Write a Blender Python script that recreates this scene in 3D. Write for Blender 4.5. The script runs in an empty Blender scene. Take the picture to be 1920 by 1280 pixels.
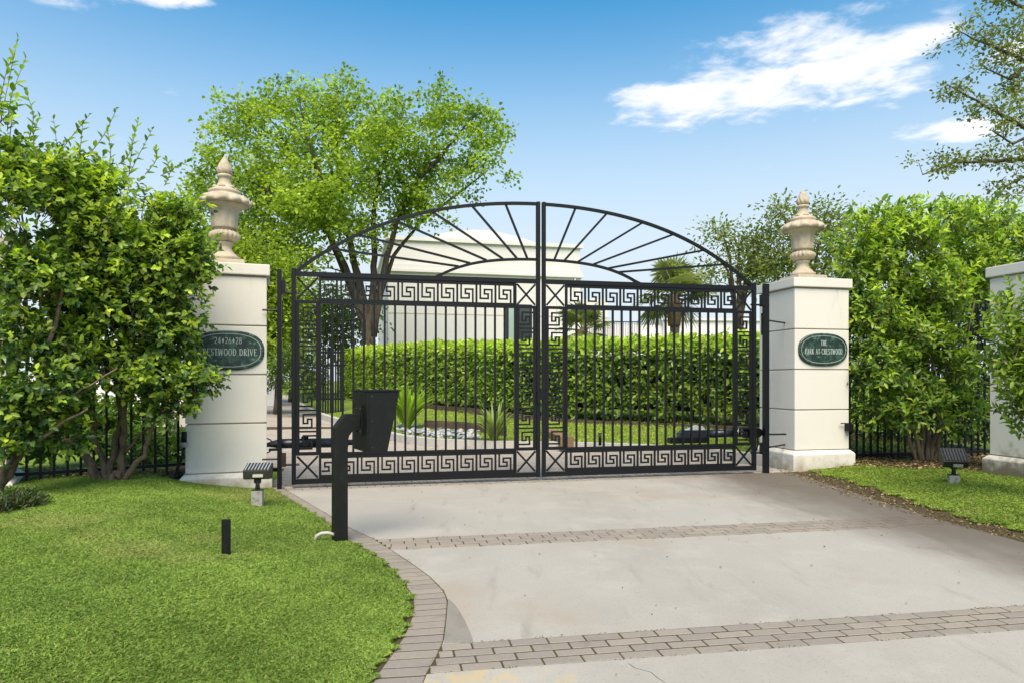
import bpy, bmesh, math, random
import numpy as np
from mathutils import Vector, Matrix

# ------------------------------------------------------------------ camera, sky, sun, exposure
S = bpy.context.scene
COL = S.collection
F_PX, CX, HOR, CAM_H = 1290.0, 960.0, 712.0, 1.28
cam = bpy.data.cameras.new('camera')
cam.sensor_width = 36.0
cam.lens = 36.0 * F_PX / 1920.0
cam.shift_y = (HOR - 640.0) / 1920.0
cam.clip_end = 2000.0
cam_o = bpy.data.objects.new('camera', cam)
cam_o.location = (0, 0, CAM_H)
cam_o.rotation_euler = (math.radians(90), 0, 0)
COL.objects.link(cam_o)
S.camera = cam_o
SUN_EL, SUN_AZ = math.radians(55), math.radians(178)     # azimuth clockwise from +Y
world = bpy.data.worlds.new('World'); S.world = world; world.use_nodes = True

def build_sky():
    nt = world.node_tree; nt.nodes.clear()
    N = nt.nodes.new; L = nt.links.new
    out = N('ShaderNodeOutputWorld'); bg = N('ShaderNodeBackground')
    sky = N('ShaderNodeTexSky'); sky.sky_type = 'NISHITA'; sky.sun_disc = False
    sky.sun_elevation = SUN_EL; sky.sun_rotation = SUN_AZ
    sky.air_density = 1.0; sky.dust_density = 1.0; sky.ozone_density = 1.6
    hs = N('ShaderNodeHueSaturation'); hs.inputs['Saturation'].default_value = 1.42; hs.inputs['Hue'].default_value = 0.483; hs.inputs['Value'].default_value = 0.74
    L(sky.outputs[0], hs.inputs['Color'])
    tc = N('ShaderNodeTexCoord'); sep = N('ShaderNodeSeparateXYZ'); L(tc.outputs['Generated'], sep.inputs[0])
    def m(op, a, b=None, c=None):
        n = N('ShaderNodeMath'); n.operation = op
        for i, v in enumerate((a, b, c)):
            if v is None: continue
            if isinstance(v, (int, float)): n.inputs[i].default_value = v
            else: L(v, n.inputs[i])
        return n.outputs[0]
    zc = m('MAXIMUM', sep.outputs[2], 0.04)
    px = m('DIVIDE', sep.outputs[0], zc); py = m('DIVIDE', sep.outputs[1], zc)
    comb = N('ShaderNodeCombineXYZ'); L(px, comb.inputs[0]); L(py, comb.inputs[1])
    def noise(scale, det, rough, off):
        mp = N('ShaderNodeMapping'); mp.inputs['Location'].default_value = off
        L(comb.outputs[0], mp.inputs[0])
        n = N('ShaderNodeTexNoise'); n.inputs['Scale'].default_value = scale
        n.inputs['Detail'].default_value = det; n.inputs['Roughness'].default_value = rough
        n.inputs['Distortion'].default_value = 0.25
        L(mp.outputs[0], n.inputs['Vector']); return n.outputs[0]
    fine = noise(4.6, 10, 0.60, (3.1, 7.7, 0)); broad = noise(0.33, 2, 0.5, (11.3, 4.2, 0))
    def blob(cx, cy, rx, ry):
        dx = m('DIVIDE', m('SUBTRACT', px, cx), rx); dy = m('DIVIDE', m('SUBTRACT', py, cy), ry)
        d2 = m('ADD', m('MULTIPLY', dx, dx), m('MULTIPLY', dy, dy))
        return m('SUBTRACT', 1.0, m('MINIMUM', d2, 1.0))
    cover = blob(0.98, 2.24, 0.60, 0.52)
    for b in ((0.66, 2.50, 0.42, 0.34), (1.62, 1.95, 0.30, 0.35), (1.80, 2.75, 0.32, 0.22), (-1.15, 1.72, 0.34, 0.17),
              (-1.65, 1.88, 0.2, 0.14), (-0.9, 1.80, 0.15, 0.09), (-4.6, 2.6, 1.2, 0.9), (2.9, -1.2, 1.3, 0.9), (-1.2, -2.0, 1.1, 0.8)):
        cover = m('MAXIMUM', cover, blob(*b))
    glob = m('MULTIPLY', m('MAXIMUM', m('SUBTRACT', broad, 0.68), 0.0), 3.0)
    cov = m('ADD', m('MULTIPLY', cover, 0.42), glob)
    dens = m('SUBTRACT', m('ADD', fine, cov), 0.66)
    mr = N('ShaderNodeMapRange'); mr.interpolation_type = 'SMOOTHSTEP'
    mr.inputs['From Min'].default_value = 0.0; mr.inputs['From Max'].default_value = 0.30
    L(dens, mr.inputs['Value'])
    fade = N('ShaderNodeMapRange'); fade.inputs['From Min'].default_value = 0.06; fade.inputs['From Max'].default_value = 0.22
    L(sep.outputs[2], fade.inputs['Value'])
    a = m('MULTIPLY', m('MULTIPLY', mr.outputs[0], fade.outputs[0]), 0.95)
    # thin veil of high haze thickening towards the horizon all round
    vr = N('ShaderNodeMapRange'); vr.interpolation_type = 'SMOOTHSTEP'
    vr.inputs['From Min'].default_value = 0.53; vr.inputs['From Max'].default_value = 0.13; vr.inputs['To Max'].default_value = 0.93
    L(sep.outputs[2], vr.inputs['Value'])
    veil = N('ShaderNodeMix'); veil.data_type = 'RGBA'; L(vr.outputs[0], veil.inputs['Factor']); L(hs.outputs[0], veil.inputs['A']); veil.inputs['B'].default_value = (2.62, 2.92, 3.18, 1)
    mix = N('ShaderNodeMix'); mix.data_type = 'RGBA'
    L(a, mix.inputs['Factor']); L(veil.outputs['Result'], mix.inputs['A']); mix.inputs['B'].default_value = (3.75, 3.75, 3.85, 1)
    L(mix.outputs['Result'], bg.inputs[0]); bg.inputs[1].default_value = 0.12
    L(bg.outputs[0], out.inputs[0])
build_sky()
sun = bpy.data.lights.new('sun', 'SUN'); sun.energy = 2.3; sun.angle = math.radians(45.0); sun.color = (1.0, 0.875, 0.69)
sun_o = bpy.data.objects.new('sun', sun); COL.objects.link(sun_o)
sd_ = Vector((math.sin(SUN_AZ) * math.cos(SUN_EL), math.cos(SUN_AZ) * math.cos(SUN_EL), math.sin(SUN_EL)))
sun_o.rotation_euler = (-sd_).to_track_quat('-Z', 'Y').to_euler(); sun_o.location = sd_ * 40
S.view_settings.view_transform = 'Standard'; S.view_settings.look = 'None'; S.view_settings.gamma = 1.0
S.view_settings.use_curve_mapping = False
S.view_settings.exposure = 1.32
S.render.engine = 'CYCLES'
S.cycles.max_bounces = 8; S.cycles.transparent_max_bounces = 8

# ------------------------------------------------------------------ helpers
rng = np.random.default_rng(7); random.seed(7)
PL = np.array([-2.611, 8.155]); TH = math.atan2(.2154, .9765)
DV = np.array([math.cos(TH), math.sin(TH)]); NV = np.array([-math.sin(TH), math.cos(TH)])
def W(s, d, z=0.0):
    p = PL + DV * s - NV * d
    return Vector((p[0], p[1], z))
def P3(u, v, depth):                 # pixel of the 1920 px photograph at a known depth
    return Vector(((u - CX) / F_PX * depth, depth, CAM_H + (HOR - v) / F_PX * depth))
def GP(u, v, z=0.0):                 # pixel on the level z
    y = F_PX * (CAM_H - z) / (v - HOR)
    return Vector(((u - CX) / F_PX * y, y, z))
def SD(p):
    q = np.array([p[0], p[1]]) - PL
    return float(q @ DV), float(-q @ NV)

class MB:
    def __init__(s): s.v = []; s.f = []
    def add(s, vs, fs):
        n = len(s.v); s.v += [tuple(v) for v in vs]; s.f += [tuple(i + n for i in f) for f in fs]; return s
    def box(s, x0, x1, y0, y1, z0, z1):
        return s.add([(x0,y0,z0),(x1,y0,z0),(x1,y1,z0),(x0,y1,z0),(x0,y0,z1),(x1,y0,z1),(x1,y1,z1),(x0,y1,z1)],
              [(0,3,2,1),(4,5,6,7),(0,1,5,4),(1,2,6,5),(2,3,7,6),(3,0,4,7)])
    def cbox(s, x0, x1, y0, y1, z0, z1, c=.006):         # box with chamfered upright and top edges
        q = lambda e: [(x0+e+c,y0+e),(x1-e-c,y0+e),(x1-e,y0+e+c),(x1-e,y1-e-c),(x1-e-c,y1-e),(x0+e+c,y1-e),(x0+e,y1-e-c),(x0+e,y0+e+c)]
        vs = []
        for e, z in ((0,z0),(0,z1-c),(c,z1)): vs += [(a,b,z) for a,b in q(e)]
        fs = [tuple(range(7,-1,-1)), tuple(range(16,24))]
        for r in range(2):
            for i in range(8): fs.append((r*8+i, r*8+(i+1)%8, (r+1)*8+(i+1)%8, (r+1)*8+i))
        return s.add(vs, fs)
    def prism(s, poly, y0, y1):                           # polygon in x,z (counter-clockwise) pushed along y
        n = len(poly)
        vs = [(a,y0,b) for a,b in poly] + [(a,y1,b) for a,b in poly]
        return s.add(vs, [tuple(range(n)), tuple(range(2*n-1,n-1,-1))] + [(i,n+i,n+(i+1)%n,(i+1)%n) for i in range(n)])
    def slab(s, poly, z0, z1):                            # polygon in x,y (counter-clockwise)
        n = len(poly)
        vs = [(a,b,z0) for a,b in poly] + [(a,b,z1) for a,b in poly]
        return s.add(vs, [tuple(range(n-1,-1,-1)), tuple(range(n,2*n))] + [(i,(i+1)%n,n+(i+1)%n,n+i) for i in range(n)])
    def tube(s, pts, rad, seg=6, caps=True):
        pts = [Vector(p) for p in pts]; n = len(pts)
        if isinstance(rad, (int, float)): rad = [rad]*n
        base = len(s.v); ref = None
        for i, p in enumerate(pts):
            t = (pts[min(i+1,n-1)] - pts[max(i-1,0)]).normalized()
            if ref is None: ref = Vector((0,0,1)) if abs(t.z) < .9 else Vector((1,0,0))
            a = t.cross(ref).normalized(); b = a.cross(t).normalized(); ref = b
            for k in range(seg):
                an = 2*math.pi*k/seg
                s.v.append(tuple(p + (a*math.cos(an) + b*math.sin(an))*rad[i]))
        for i in range(n-1):
            for k in range(seg):
                k2 = (k+1)%seg
                s.f.append((base+i*seg+k, base+i*seg+k2, base+(i+1)*seg+k2, base+(i+1)*seg+k))
        if caps:
            s.f.append(tuple(base+k for k in range(seg-1,-1,-1))); s.f.append(tuple(base+(n-1)*seg+k for k in range(seg)))
        return s
    def strip(s, pts, w, y0, y1):                         # flat bar following points in x,z
        up, dn = [], []
        for i, (x, z) in enumerate(pts):
            a = pts[max(i-1,0)]; b = pts[min(i+1,len(pts)-1)]
            dx, dz = b[0]-a[0], b[1]-a[1]; l = math.hypot(dx,dz); nx, nz = -dz/l, dx/l
            up.append((x+nx*w/2, z+nz*w/2)); dn.append((x-nx*w/2, z-nz*w/2))
        n = len(pts)
        vs = [(a,y0,b) for a,b in up]+[(a,y0,b) for a,b in dn]+[(a,y1,b) for a,b in up]+[(a,y1,b) for a,b in dn]
        fs = []
        for i in range(n-1):
            fs += [(n+i,n+i+1,i+1,i),(2*n+i,2*n+i+1,3*n+i+1,3*n+i),(i,i+1,2*n+i+1,2*n+i),(n+i+1,n+i,3*n+i,3*n+i+1)]
        fs += [(0,2*n,3*n,n),(n-1,2*n-1,4*n-1,3*n-1)]
        return s.add(vs, fs)
    def mesh(s, name):
        me = bpy.data.meshes.new(name); me.from_pydata(s.v, [], s.f); me.validate(); me.update(); return me
    def build(s, name, mat, parent=None, smooth=False, fix=True):
        me = s.mesh(name)
        if fix:
            bm = bmesh.new(); bm.from_mesh(me); bmesh.ops.recalc_face_normals(bm, faces=bm.faces); bm.to_mesh(me); bm.free()
        if smooth: me.shade_smooth()
        return link(name, me, mat, parent)
def link(name, me, mat=None, parent=None):
    o = bpy.data.objects.new(name, me); COL.objects.link(o)
    if mat is not None and not me.materials: me.materials.append(mat)
    if parent is not None: o.parent = parent
    return o
def tag(o, label=None, cat=None, group=None, kind=None):
    if label: o['label'] = label
    if cat: o['category'] = cat
    if group: o['group'] = group
    if kind: o['kind'] = kind
    return o
def thing(name, label, cat, loc=(0,0,0), rz=0.0, group=None):
    o = bpy.data.objects.new(name, None); COL.objects.link(o); o.empty_display_size = .1
    o.location = loc; o.rotation_euler = (0,0,rz); return tag(o, label, cat, group)
def lathe(prof, seg=40, lobes=None):
    """prof: list of (r, z, lobe amplitude, lobe count, twist)"""
    m = MB()
    for r, z, *e in prof:
        amp, n, tw = (list(e) + [0, 0, 0])[:3]
        for k in range(seg):
            a = 2*math.pi*k/seg
            rr = r * (1 + amp*(abs(math.cos(n*(a+tw)/2)) - .6)) if amp else r
            m.v.append((rr*math.cos(a), rr*math.sin(a), z))
    for i in range(len(prof)-1):
        for k in range(seg):
            k2 = (k+1)%seg
            m.f.append((i*seg+k, i*seg+k2, (i+1)*seg+k2, (i+1)*seg+k))
    m.f.append(tuple(range(seg-1,-1,-1))); b = (len(prof)-1)*seg; m.f.append(tuple(b+k for k in range(seg)))
    return m

# ------------------------------------------------------------------ materials
def mat(name, base, rough=.6, spec=.4, var=None, bump=None, metal=0.0):
    """var: list of (scale, colour, lo, hi, detail[, stretch]) noise patches mixed over the base; bump: list of (scale, strength, distance)"""
    M = bpy.data.materials.new(name); M.use_nodes = True
    nt = M.node_tree; nt.nodes.clear(); N = nt.nodes.new; L = nt.links.new
    out = N('ShaderNodeOutputMaterial'); b = N('ShaderNodeBsdfPrincipled'); L(b.outputs[0], out.inputs[0])
    b.inputs['Roughness'].default_value = rough; b.inputs['Specular IOR Level'].default_value = spec; b.inputs['Metallic'].default_value = metal
    tc = N('ShaderNodeTexCoord'); geo = N('ShaderNodeNewGeometry')
    col = N('ShaderNodeRGB'); col.outputs[0].default_value = (*base, 1); c = col.outputs[0]
    for i, v in enumerate(var or []):
        sc, cc, lo, hi, det = v[:5]
        n = N('ShaderNodeTexNoise'); n.inputs['Scale'].default_value = sc; n.inputs['Detail'].default_value = det; n.inputs['Roughness'].default_value = .62
        src = geo.outputs['Position']
        mp = N('ShaderNodeMapping'); mp.inputs['Location'].default_value = (i*7.3, i*3.1, i*1.7)
        if len(v) > 5: mp.inputs['Scale'].default_value = v[5]
        if len(v) > 6: mp.inputs['Rotation'].default_value = v[6]
        L(src, mp.inputs[0]); L(mp.outputs[0], n.inputs['Vector'])
        r = N('ShaderNodeMapRange'); r.interpolation_type = 'SMOOTHSTEP'; r.inputs['From Min'].default_value = lo; r.inputs['From Max'].default_value = hi
        L(n.outputs[0], r.inputs['Value'])
        mx = N('ShaderNodeMix'); mx.data_type = 'RGBA'; L(r.outputs[0], mx.inputs['Factor']); L(c, mx.inputs['A']); mx.inputs['B'].default_value = (*cc, 1)
        c = mx.outputs['Result']
    L(c, b.inputs['Base Color'])
    prev = None
    for sc, st, di in (bump or []):
        n = N('ShaderNodeTexNoise'); n.inputs['Scale'].default_value = sc; n.inputs['Detail'].default_value = 4
        L(geo.outputs['Position'], n.inputs['Vector'])
        bp = N('ShaderNodeBump'); bp.inputs['Strength'].default_value = st; bp.inputs['Distance'].default_value = di
        L(n.outputs[0], bp.inputs['Height'])
        if prev: L(prev, bp.inputs['Normal'])
        prev = bp.outputs[0]
    if prev: L(prev, b.inputs['Normal'])
    return M
def mix_region(M, colour, lo_hi, dirv, noise_scale, noise_amt, amount=1.0, stretch=(1,1,1), rot=0.0):
    """a stain or paint with its own place: along dirv (x,y,z,offset) in world space, broken up by noise"""
    nt = M.node_tree; N = nt.nodes.new; L = nt.links.new
    b = [n for n in nt.nodes if n.type == 'BSDF_PRINCIPLED'][0]
    src = b.inputs['Base Color'].links[0].from_socket
    geo = N('ShaderNodeNewGeometry')
    dot = N('ShaderNodeVectorMath'); dot.operation = 'DOT_PRODUCT'; L(geo.outputs['Position'], dot.inputs[0]); dot.inputs[1].default_value = dirv[:3]
    mp = N('ShaderNodeMapping'); mp.inputs['Scale'].default_value = stretch; mp.inputs['Rotation'].default_value = (0,0,rot); L(geo.outputs['Position'], mp.inputs[0])
    n = N('ShaderNodeTexNoise'); n.inputs['Scale'].default_value = noise_scale; n.inputs['Detail'].default_value = 6; n.inputs['Roughness'].default_value = .65; L(mp.outputs[0], n.inputs['Vector'])
    a = N('ShaderNodeMath'); a.operation = 'MULTIPLY_ADD'; L(n.outputs[0], a.inputs[0]); a.inputs[1].default_value = noise_amt; L(dot.outputs['Value'], a.inputs[2])
    r = N('ShaderNodeMapRange'); r.interpolation_type = 'SMOOTHSTEP'; r.inputs['From Min'].default_value = lo_hi[0]; r.inputs['From Max'].default_value = lo_hi[1]; r.inputs['To Max'].default_value = amount
    L(a.outputs[0], r.inputs['Value'])
    mx = N('ShaderNodeMix'); mx.data_type = 'RGBA'; L(r.outputs[0], mx.inputs['Factor']); L(src, mx.inputs['A']); mx.inputs['B'].default_value = (*colour, 1)
    L(mx.outputs['Result'], b.inputs['Base Color'])
    return M
def leaf_mat(name, trans=.35, rough=.38, spec=.45, tint=(1.25, 1.3, .6)):
    M = bpy.data.materials.new(name); M.use_nodes = True
    nt = M.node_tree; nt.nodes.clear(); N = nt.nodes.new; L = nt.links.new
    out = N('ShaderNodeOutputMaterial'); b = N('ShaderNodeBsdfPrincipled'); t = N('ShaderNodeBsdfTranslucent'); mx = N('ShaderNodeMixShader')
    at = N('ShaderNodeAttribute'); at.attribute_name = 'Col'
    b.inputs['Roughness'].default_value = rough; b.inputs['Specular IOR Level'].default_value = spec
    L(at.outputs['Color'], b.inputs['Base Color'])
    mu = N('ShaderNodeMix'); mu.data_type = 'RGBA'; mu.blend_type = 'MULTIPLY'; mu.inputs['Factor'].default_value = 1; L(at.outputs['Color'], mu.inputs['A']); mu.inputs['B'].default_value = (*tint, 1)
    L(mu.outputs['Result'], t.inputs['Color'])
    mx.inputs[0].default_value = trans; L(b.outputs[0], mx.inputs[1]); L(t.outputs[0], mx.inputs[2]); L(mx.outputs[0], out.inputs[0])
    return M
IRON = mat('black_painted_iron', (.0035,.004,.0055), .45, .3, [(30,(.008,.0085,.010),.5,.75,4)], [(60,.1,.004)])
IRON_G = mat('greenish_black_paint', (.0055,.0065,.006), .5, .3, [(14,(.014,.016,.009),.5,.8,5),(180,(.05,.05,.045),.68,.74,2)], [(90,.08,.003)])
RUST = mat('rusty_iron', (.05,.028,.018), .8, .2, [(40,(.02,.018,.018),.4,.6,4)])
STUCCO = mat('cream_stucco', (.655,.632,.57), .85, .2, [(1.7,(.615,.59,.52),.45,.8,5),(5,(.48,.43,.335),.58,.84,6,(1,1,.16)),(60,(.66,.63,.555),.5,.75,3)], [(70,.16,.006),(9,.12,.01)])
STUCCO_W = STUCCO.copy(); STUCCO_W.name = 'weathered_stucco'
mix_region(STUCCO, (.24,.19,.11), (.10,.46), (0,0,-1), 5.5, .72, .75)
mix_region(STUCCO_W, (.15,.11,.06), (.02,.36), (0,0,-1), 5.5, .90, .85)
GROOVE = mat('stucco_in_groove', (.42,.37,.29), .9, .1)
URN_M = mat('cast_stone', (.47,.405,.30), .85, .2, [(11,(.33,.275,.195),.45,.75,6),(70,(.54,.475,.365),.5,.8,3)], [(110,.2,.004)])
MARBLE = mat('green_marble', (.009,.028,.021), .35, .5, [(14,(.032,.075,.056),.46,.62,8),(16,(.10,.16,.13),.585,.62,9,(1,1,1.7)),(5,(.006,.014,.016),.5,.7,6)])
LETTER = mat('pale_lettering', (.36,.42,.39), .7, .2)
CONC = mat('driveway_concrete', (.352,.330,.288), .85, .25, [(.6,(.305,.285,.245),.42,.66,6,(1,.4,1),(0,0,.3)),(2.2,(.38,.355,.31),.48,.72,6),(5,(.24,.215,.177),.55,.84,8,(1,.18,1),(0,0,.32)),(.9,(.33,.285,.23),.55,.75,5),(70,(.225,.205,.175),.58,.72,3),(110,(.40,.38,.34),.60,.73,2)], [(160,.10,.003),(14,.05,.004)])
CONC_G = mat('grey_patch_concrete', (.235,.215,.182), .9, .2, [(5,(.20,.183,.155),.4,.7,6),(120,(.38,.37,.35),.6,.75,3)], [(160,.14,.003)])
BRICKM = [mat('paver_brick', c, .9, .2, [(60,k,.5,.75,4),(7,k2,.52,.78,5)], [(170,.22,.003)]) for c, k, k2 in (
    ((.258,.226,.188),(.31,.275,.235),(.205,.178,.147)), ((.24,.212,.18),(.29,.258,.222),(.19,.167,.14)), ((.278,.242,.20),(.33,.29,.245),(.222,.193,.158)))]
JOINT = mat('mossy_joint_sand', (.075,.058,.034), .95, .1, [(9,(.060,.060,.02),.48,.62,6),(60,(.085,.064,.038),.5,.7,4)], [(90,.4,.01)])
SOIL = mat('garden_soil', (.085,.058,.036), .95, .1, [(5,(.13,.095,.06),.45,.7,6),(50,(.045,.03,.02),.5,.7,5)], [(40,.5,.02)])
TURF = mat('turf_soil', (.085,.125,.022), .95, .1, [(3,(.11,.16,.028),.4,.65,5),(45,(.03,.05,.012),.5,.7,5)], [(50,.6,.02)])
LAWNM = mat('far_lawn', (.15,.22,.035), .95, .1, [(1.2,(.19,.26,.04),.4,.7,6),(40,(.10,.155,.025),.45,.7,5)], [(60,.8,.03)])
BARK = mat('bark', (.105,.085,.065), .95, .1, [(7,(.055,.045,.035),.45,.65,6,(1,1,.3)),(30,(.17,.145,.115),.55,.75,5)], [(30,.6,.02)])
BARK_L = mat('pale_bark', (.17,.135,.095), .95, .1, [(16,(.08,.062,.045),.45,.65,6,(1,1,.3)),(60,(.25,.21,.16),.55,.75,5)], [(60,.5,.01)])
WHITE = mat('white_render', (.665,.65,.635), .85, .2, [(.4,(.635,.62,.605),.4,.7,5),(2,(.56,.555,.53),.6,.85,6,(1,1,.2))], [(20,.05,.01)])
GLASS = mat('pale_window_glass', (.32,.42,.38), .08, .8)
DARK = mat('dark_window_frame', (.014,.016,.018), .35, .5)
TIMBER = mat('weathered_timber', (.085,.062,.045), .9, .1, [(12,(.13,.10,.075),.45,.7,5,(.3,.3,2))], [(30,.4,.01)])
KERBM = mat('kerb_concrete', (.46,.44,.40), .9, .2, [(4,(.33,.31,.27),.5,.75,6),(60,(.52,.50,.46),.5,.7,4)], [(90,.2,.004)])
PEB = [mat('river_pebble', c, .6, .3, [(20,k,.45,.7,4)]) for c, k in (((.33,.35,.37),(.42,.43,.44)), ((.20,.22,.24),(.28,.29,.30)), ((.42,.41,.38),(.34,.335,.32)))]
LAMP = mat('bronze_lamp_housing', (.030,.030,.024), .5, .4, [(30,(.05,.048,.036),.5,.7,4)])
LENS = mat('lamp_lens', (.42,.45,.46), .15, .6)
STICK = mat('pale_sticker', (.42,.44,.34), .6, .3, [(90,(.2,.22,.18),.56,.62,2)])
GALV = mat('grey_box', (.30,.30,.27), .6, .3, [(25,(.14,.13,.11),.5,.7,5)])
PIPE = mat('white_conduit', (.40,.39,.35), .5, .4, [(20,(.45,.43,.38),.5,.7,4)])
NAVY = mat('operator_navy_paint', (.014,.018,.028), .3, .5, [(20,(.03,.035,.045),.55,.75,4)])
CHROME = mat('bright_steel', (.6,.6,.6), .25, .5, None, None, 1.0)
BLUE = mat('blue_sign', (.02,.12,.42), .4, .4)
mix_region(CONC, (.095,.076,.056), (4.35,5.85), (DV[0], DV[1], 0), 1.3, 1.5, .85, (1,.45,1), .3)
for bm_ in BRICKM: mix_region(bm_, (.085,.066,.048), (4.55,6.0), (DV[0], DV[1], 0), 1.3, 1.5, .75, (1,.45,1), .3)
LEAF = leaf_mat('glossy_leaf', .48, .36, .5, (1.3,1.4,.65)); LEAF_T = leaf_mat('tree_leaf', .50, .5, .3, (1.3,1.35,.65)); GRASSM = leaf_mat('grass_blade', .30, .6, .2, (1.2,1.25,.6)); LITTER = leaf_mat('dry_leaf', .1, .8, .1, (1,1,1))

# ------------------------------------------------------------------ foliage builders
def unit(a): return a / np.maximum(np.linalg.norm(a, axis=-1, keepdims=True), 1e-9)
def raw_mesh(name, V, faces_n, idx, C=None):
    """V (n,3); faces_n: verts per face (constant); idx flat loops; C (n,3)"""
    me = bpy.data.meshes.new(name); nf = len(idx)//faces_n
    me.vertices.add(len(V)); me.vertices.foreach_set('co', V.astype(np.float32).ravel())
    me.loops.add(len(idx)); me.loops.foreach_set('vertex_index', idx.astype(np.int32))
    me.polygons.add(nf); me.polygons.foreach_set('loop_start', (np.arange(nf)*faces_n).astype(np.int32))
    me.update(calc_edges=True)
    if C is not None:
        at = me.color_attributes.new('Col', 'FLOAT_COLOR', 'POINT')
        at.data.foreach_set('color', np.concatenate([C, np.ones((len(C),1))], 1).astype(np.float32).ravel())
    return me
def leaf_verts(P, A, Nn, L, Wd, curl=.12):
    A = unit(A); Nn = unit(Nn - A*np.sum(A*Nn, 1, keepdims=True)); Sd = np.cross(A, Nn); L = L[:,None]; Wd = Wd[:,None]
    up = Nn*Wd*.22
    return np.stack([P, P+A*L*.33+Sd*Wd*.46+up, P+A*L*.70+Sd*Wd*.40+up*.8-Nn*L*curl*.5, P+A*L-Nn*L*curl,
                     P+A*L*.70-Sd*Wd*.40+up*.8-Nn*L*curl*.5, P+A*L*.33-Sd*Wd*.46+up], 1)
def leaves(name, P, A, Nn, L, Wd, C, m, parent=None, curl=.12):
    n = len(P); V = leaf_verts(P, A, Nn, L, Wd, curl).reshape(-1,3)
    b = (np.arange(n)*6)[:,None]
    idx = np.concatenate([b+np.array([[0,1,2,3]]), b+np.array([[0,3,4,5]])], 1).ravel()
    me = raw_mesh(name, V, 4, idx, np.repeat(np.clip(C*1.22, 0, .72), 6, 0))
    return link(name, me, m, parent)
def shoot_arrays(Pb, Dr, sl, k, L0, W0, young, dark, light, r, tipbias=.5):
    """leaves set spirally along shoots"""
    n = len(Pb); out = [[] for _ in range(6)]
    ref = unit(r.normal(size=(n,3))); a = unit(np.cross(Dr, ref)); b = np.cross(Dr, a); ph = r.uniform(0, 6.28, n)
    for j in range(k):
        t = (j+.6)/k
        pos = Pb + Dr*(sl*t)[:,None]
        an = ph + j*2.4; side = a*np.cos(an)[:,None] + b*np.sin(an)[:,None]
        A = unit(Dr*(.35+.5*t) + side*(1.0-.35*t) + r.normal(size=(n,3))*.22)
        Nn = Dr*.7 - side*.25 + np.array([0,0,.6]) + r.normal(size=(n,3))*.25
        L = L0*r.uniform(.65,1.2,n); 
        y = np.clip(young + (t-.5)*tipbias + r.normal(size=n)*.16, 0, 1)[:,None]
        C = dark*(1-y) + light*y; C = C*r.uniform(.75,1.25,(n,1))*r.uniform(.93,1.07,(n,3))
        for lst, v in zip(out, (pos, A, Nn, L, W0*L/L0*r.uniform(.85,1.15,n), C)): lst.append(v)
    return [np.concatenate(x) for x in out]
def vnoise(P, f, seed=0.):
    x, y, z = (P*f).T
    return (np.sin(x*1.7+y*2.3+seed)+np.sin(y*1.9-z*2.1+seed*2.1)+np.sin(z*2.7+x*1.3-seed)+np.sin(x*3.1-y*1.1+z*1.9+seed*.7))/4
def ell_points(blobs, n, r, shell=.45):
    """points in pixel-measured ellipsoids (u, v, depth, ru, rv, rdepth); returns points and outward directions"""
    vol = np.array([b[3]*b[4]*b[5]*b[2]*b[2] for b in blobs]); cnt = r.multinomial(n, vol**.75/np.sum(vol**.75))
    Ps, Os = [], []
    for b, c in zip(blobs, cnt):
        ce = np.array(P3(b[0], b[1], b[2])); R = np.array([b[3]*b[2]/F_PX, b[5], b[4]*b[2]/F_PX])
        d = unit(r.normal(size=(c,3))); rad = r.uniform(0,1,c)**shell
        Ps.append(ce + d*R*rad[:,None]); Os.append(unit(d/R*R.mean()))
    return np.concatenate(Ps), np.concatenate(Os)
def shrub(name, label, cat, base, blobs, nshoots, k, L0, W0, sl, stems, dark, light, ybase=.1, ytop=.3, seed=1, gap=-.35, bark=BARK_L, group=None, updir=.5, topv=None, stem_r=.03, cat_group=None):
    r = np.random.default_rng(seed)
    o = thing(name, label, cat, base, 0, group)
    bl = np.array(base)
    P, O = ell_points(blobs, nshoots, r)
    keep = (vnoise(P, 3.2, seed) > gap) & (P[:,2] > .1); P, O = P[keep], O[keep]
    D = unit(O*.8 + np.array([0,0,updir]) + r.normal(size=P.shape)*.35)
    zt = (P[:,2]-P[:,2].min())/(P[:,2].max()-P[:,2].min())
    young = np.clip(ybase + ytop*zt**1.6*(r.uniform(size=len(P))<.6) + .55*(r.uniform(size=len(P))<.10) + .12*vnoise(P,2.,seed+3), 0, 1)
    arr = shoot_arrays(P, D, sl*r.uniform(.6,1.3,len(P)), k, L0, W0, young, np.array(dark), np.array(light), r)
    arr[0] -= bl
    cr = leaves('foliage', *arr, LEAF, o); tag(cr, kind='stuff')
    # twigs under the shoots
    m = MB()
    for i in range(0, len(P), 3):
        p = Vector(P[i]-bl); d = Vector(D[i]); q = p - d*sl*.8 + Vector((0,0,-.03))
        m.tube([q, p, p+d*sl*.8], [.005,.004,.002], 3, False)
    tg = m.build('twigs', bark, o, fix=False); tag(tg, kind='stuff')
    for st in stems:
        pts = [P3(*q[:3]) - Vector(base) for q in st]; n = len(pts)
        rs = [q[3] if len(q) > 3 else stem_r*(1-.6*i/(n-1)) for i, q in enumerate(st)]
        fine, fr = [], []
        for i in range(n-1):
            for t in (0,.33,.66):
                j = Vector(r.normal(size=3))*.012*(1 if i+t > 0 else 0)
                fine.append(pts[i].lerp(pts[i+1], t)+j); fr.append(rs[i]*(1-t)+rs[i+1]*t)
        fine.append(pts[-1]); fr.append(rs[-1])
        MB().tube(fine, fr, 7).build('stem', bark, o, True, False)
    return o, P, D
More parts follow.
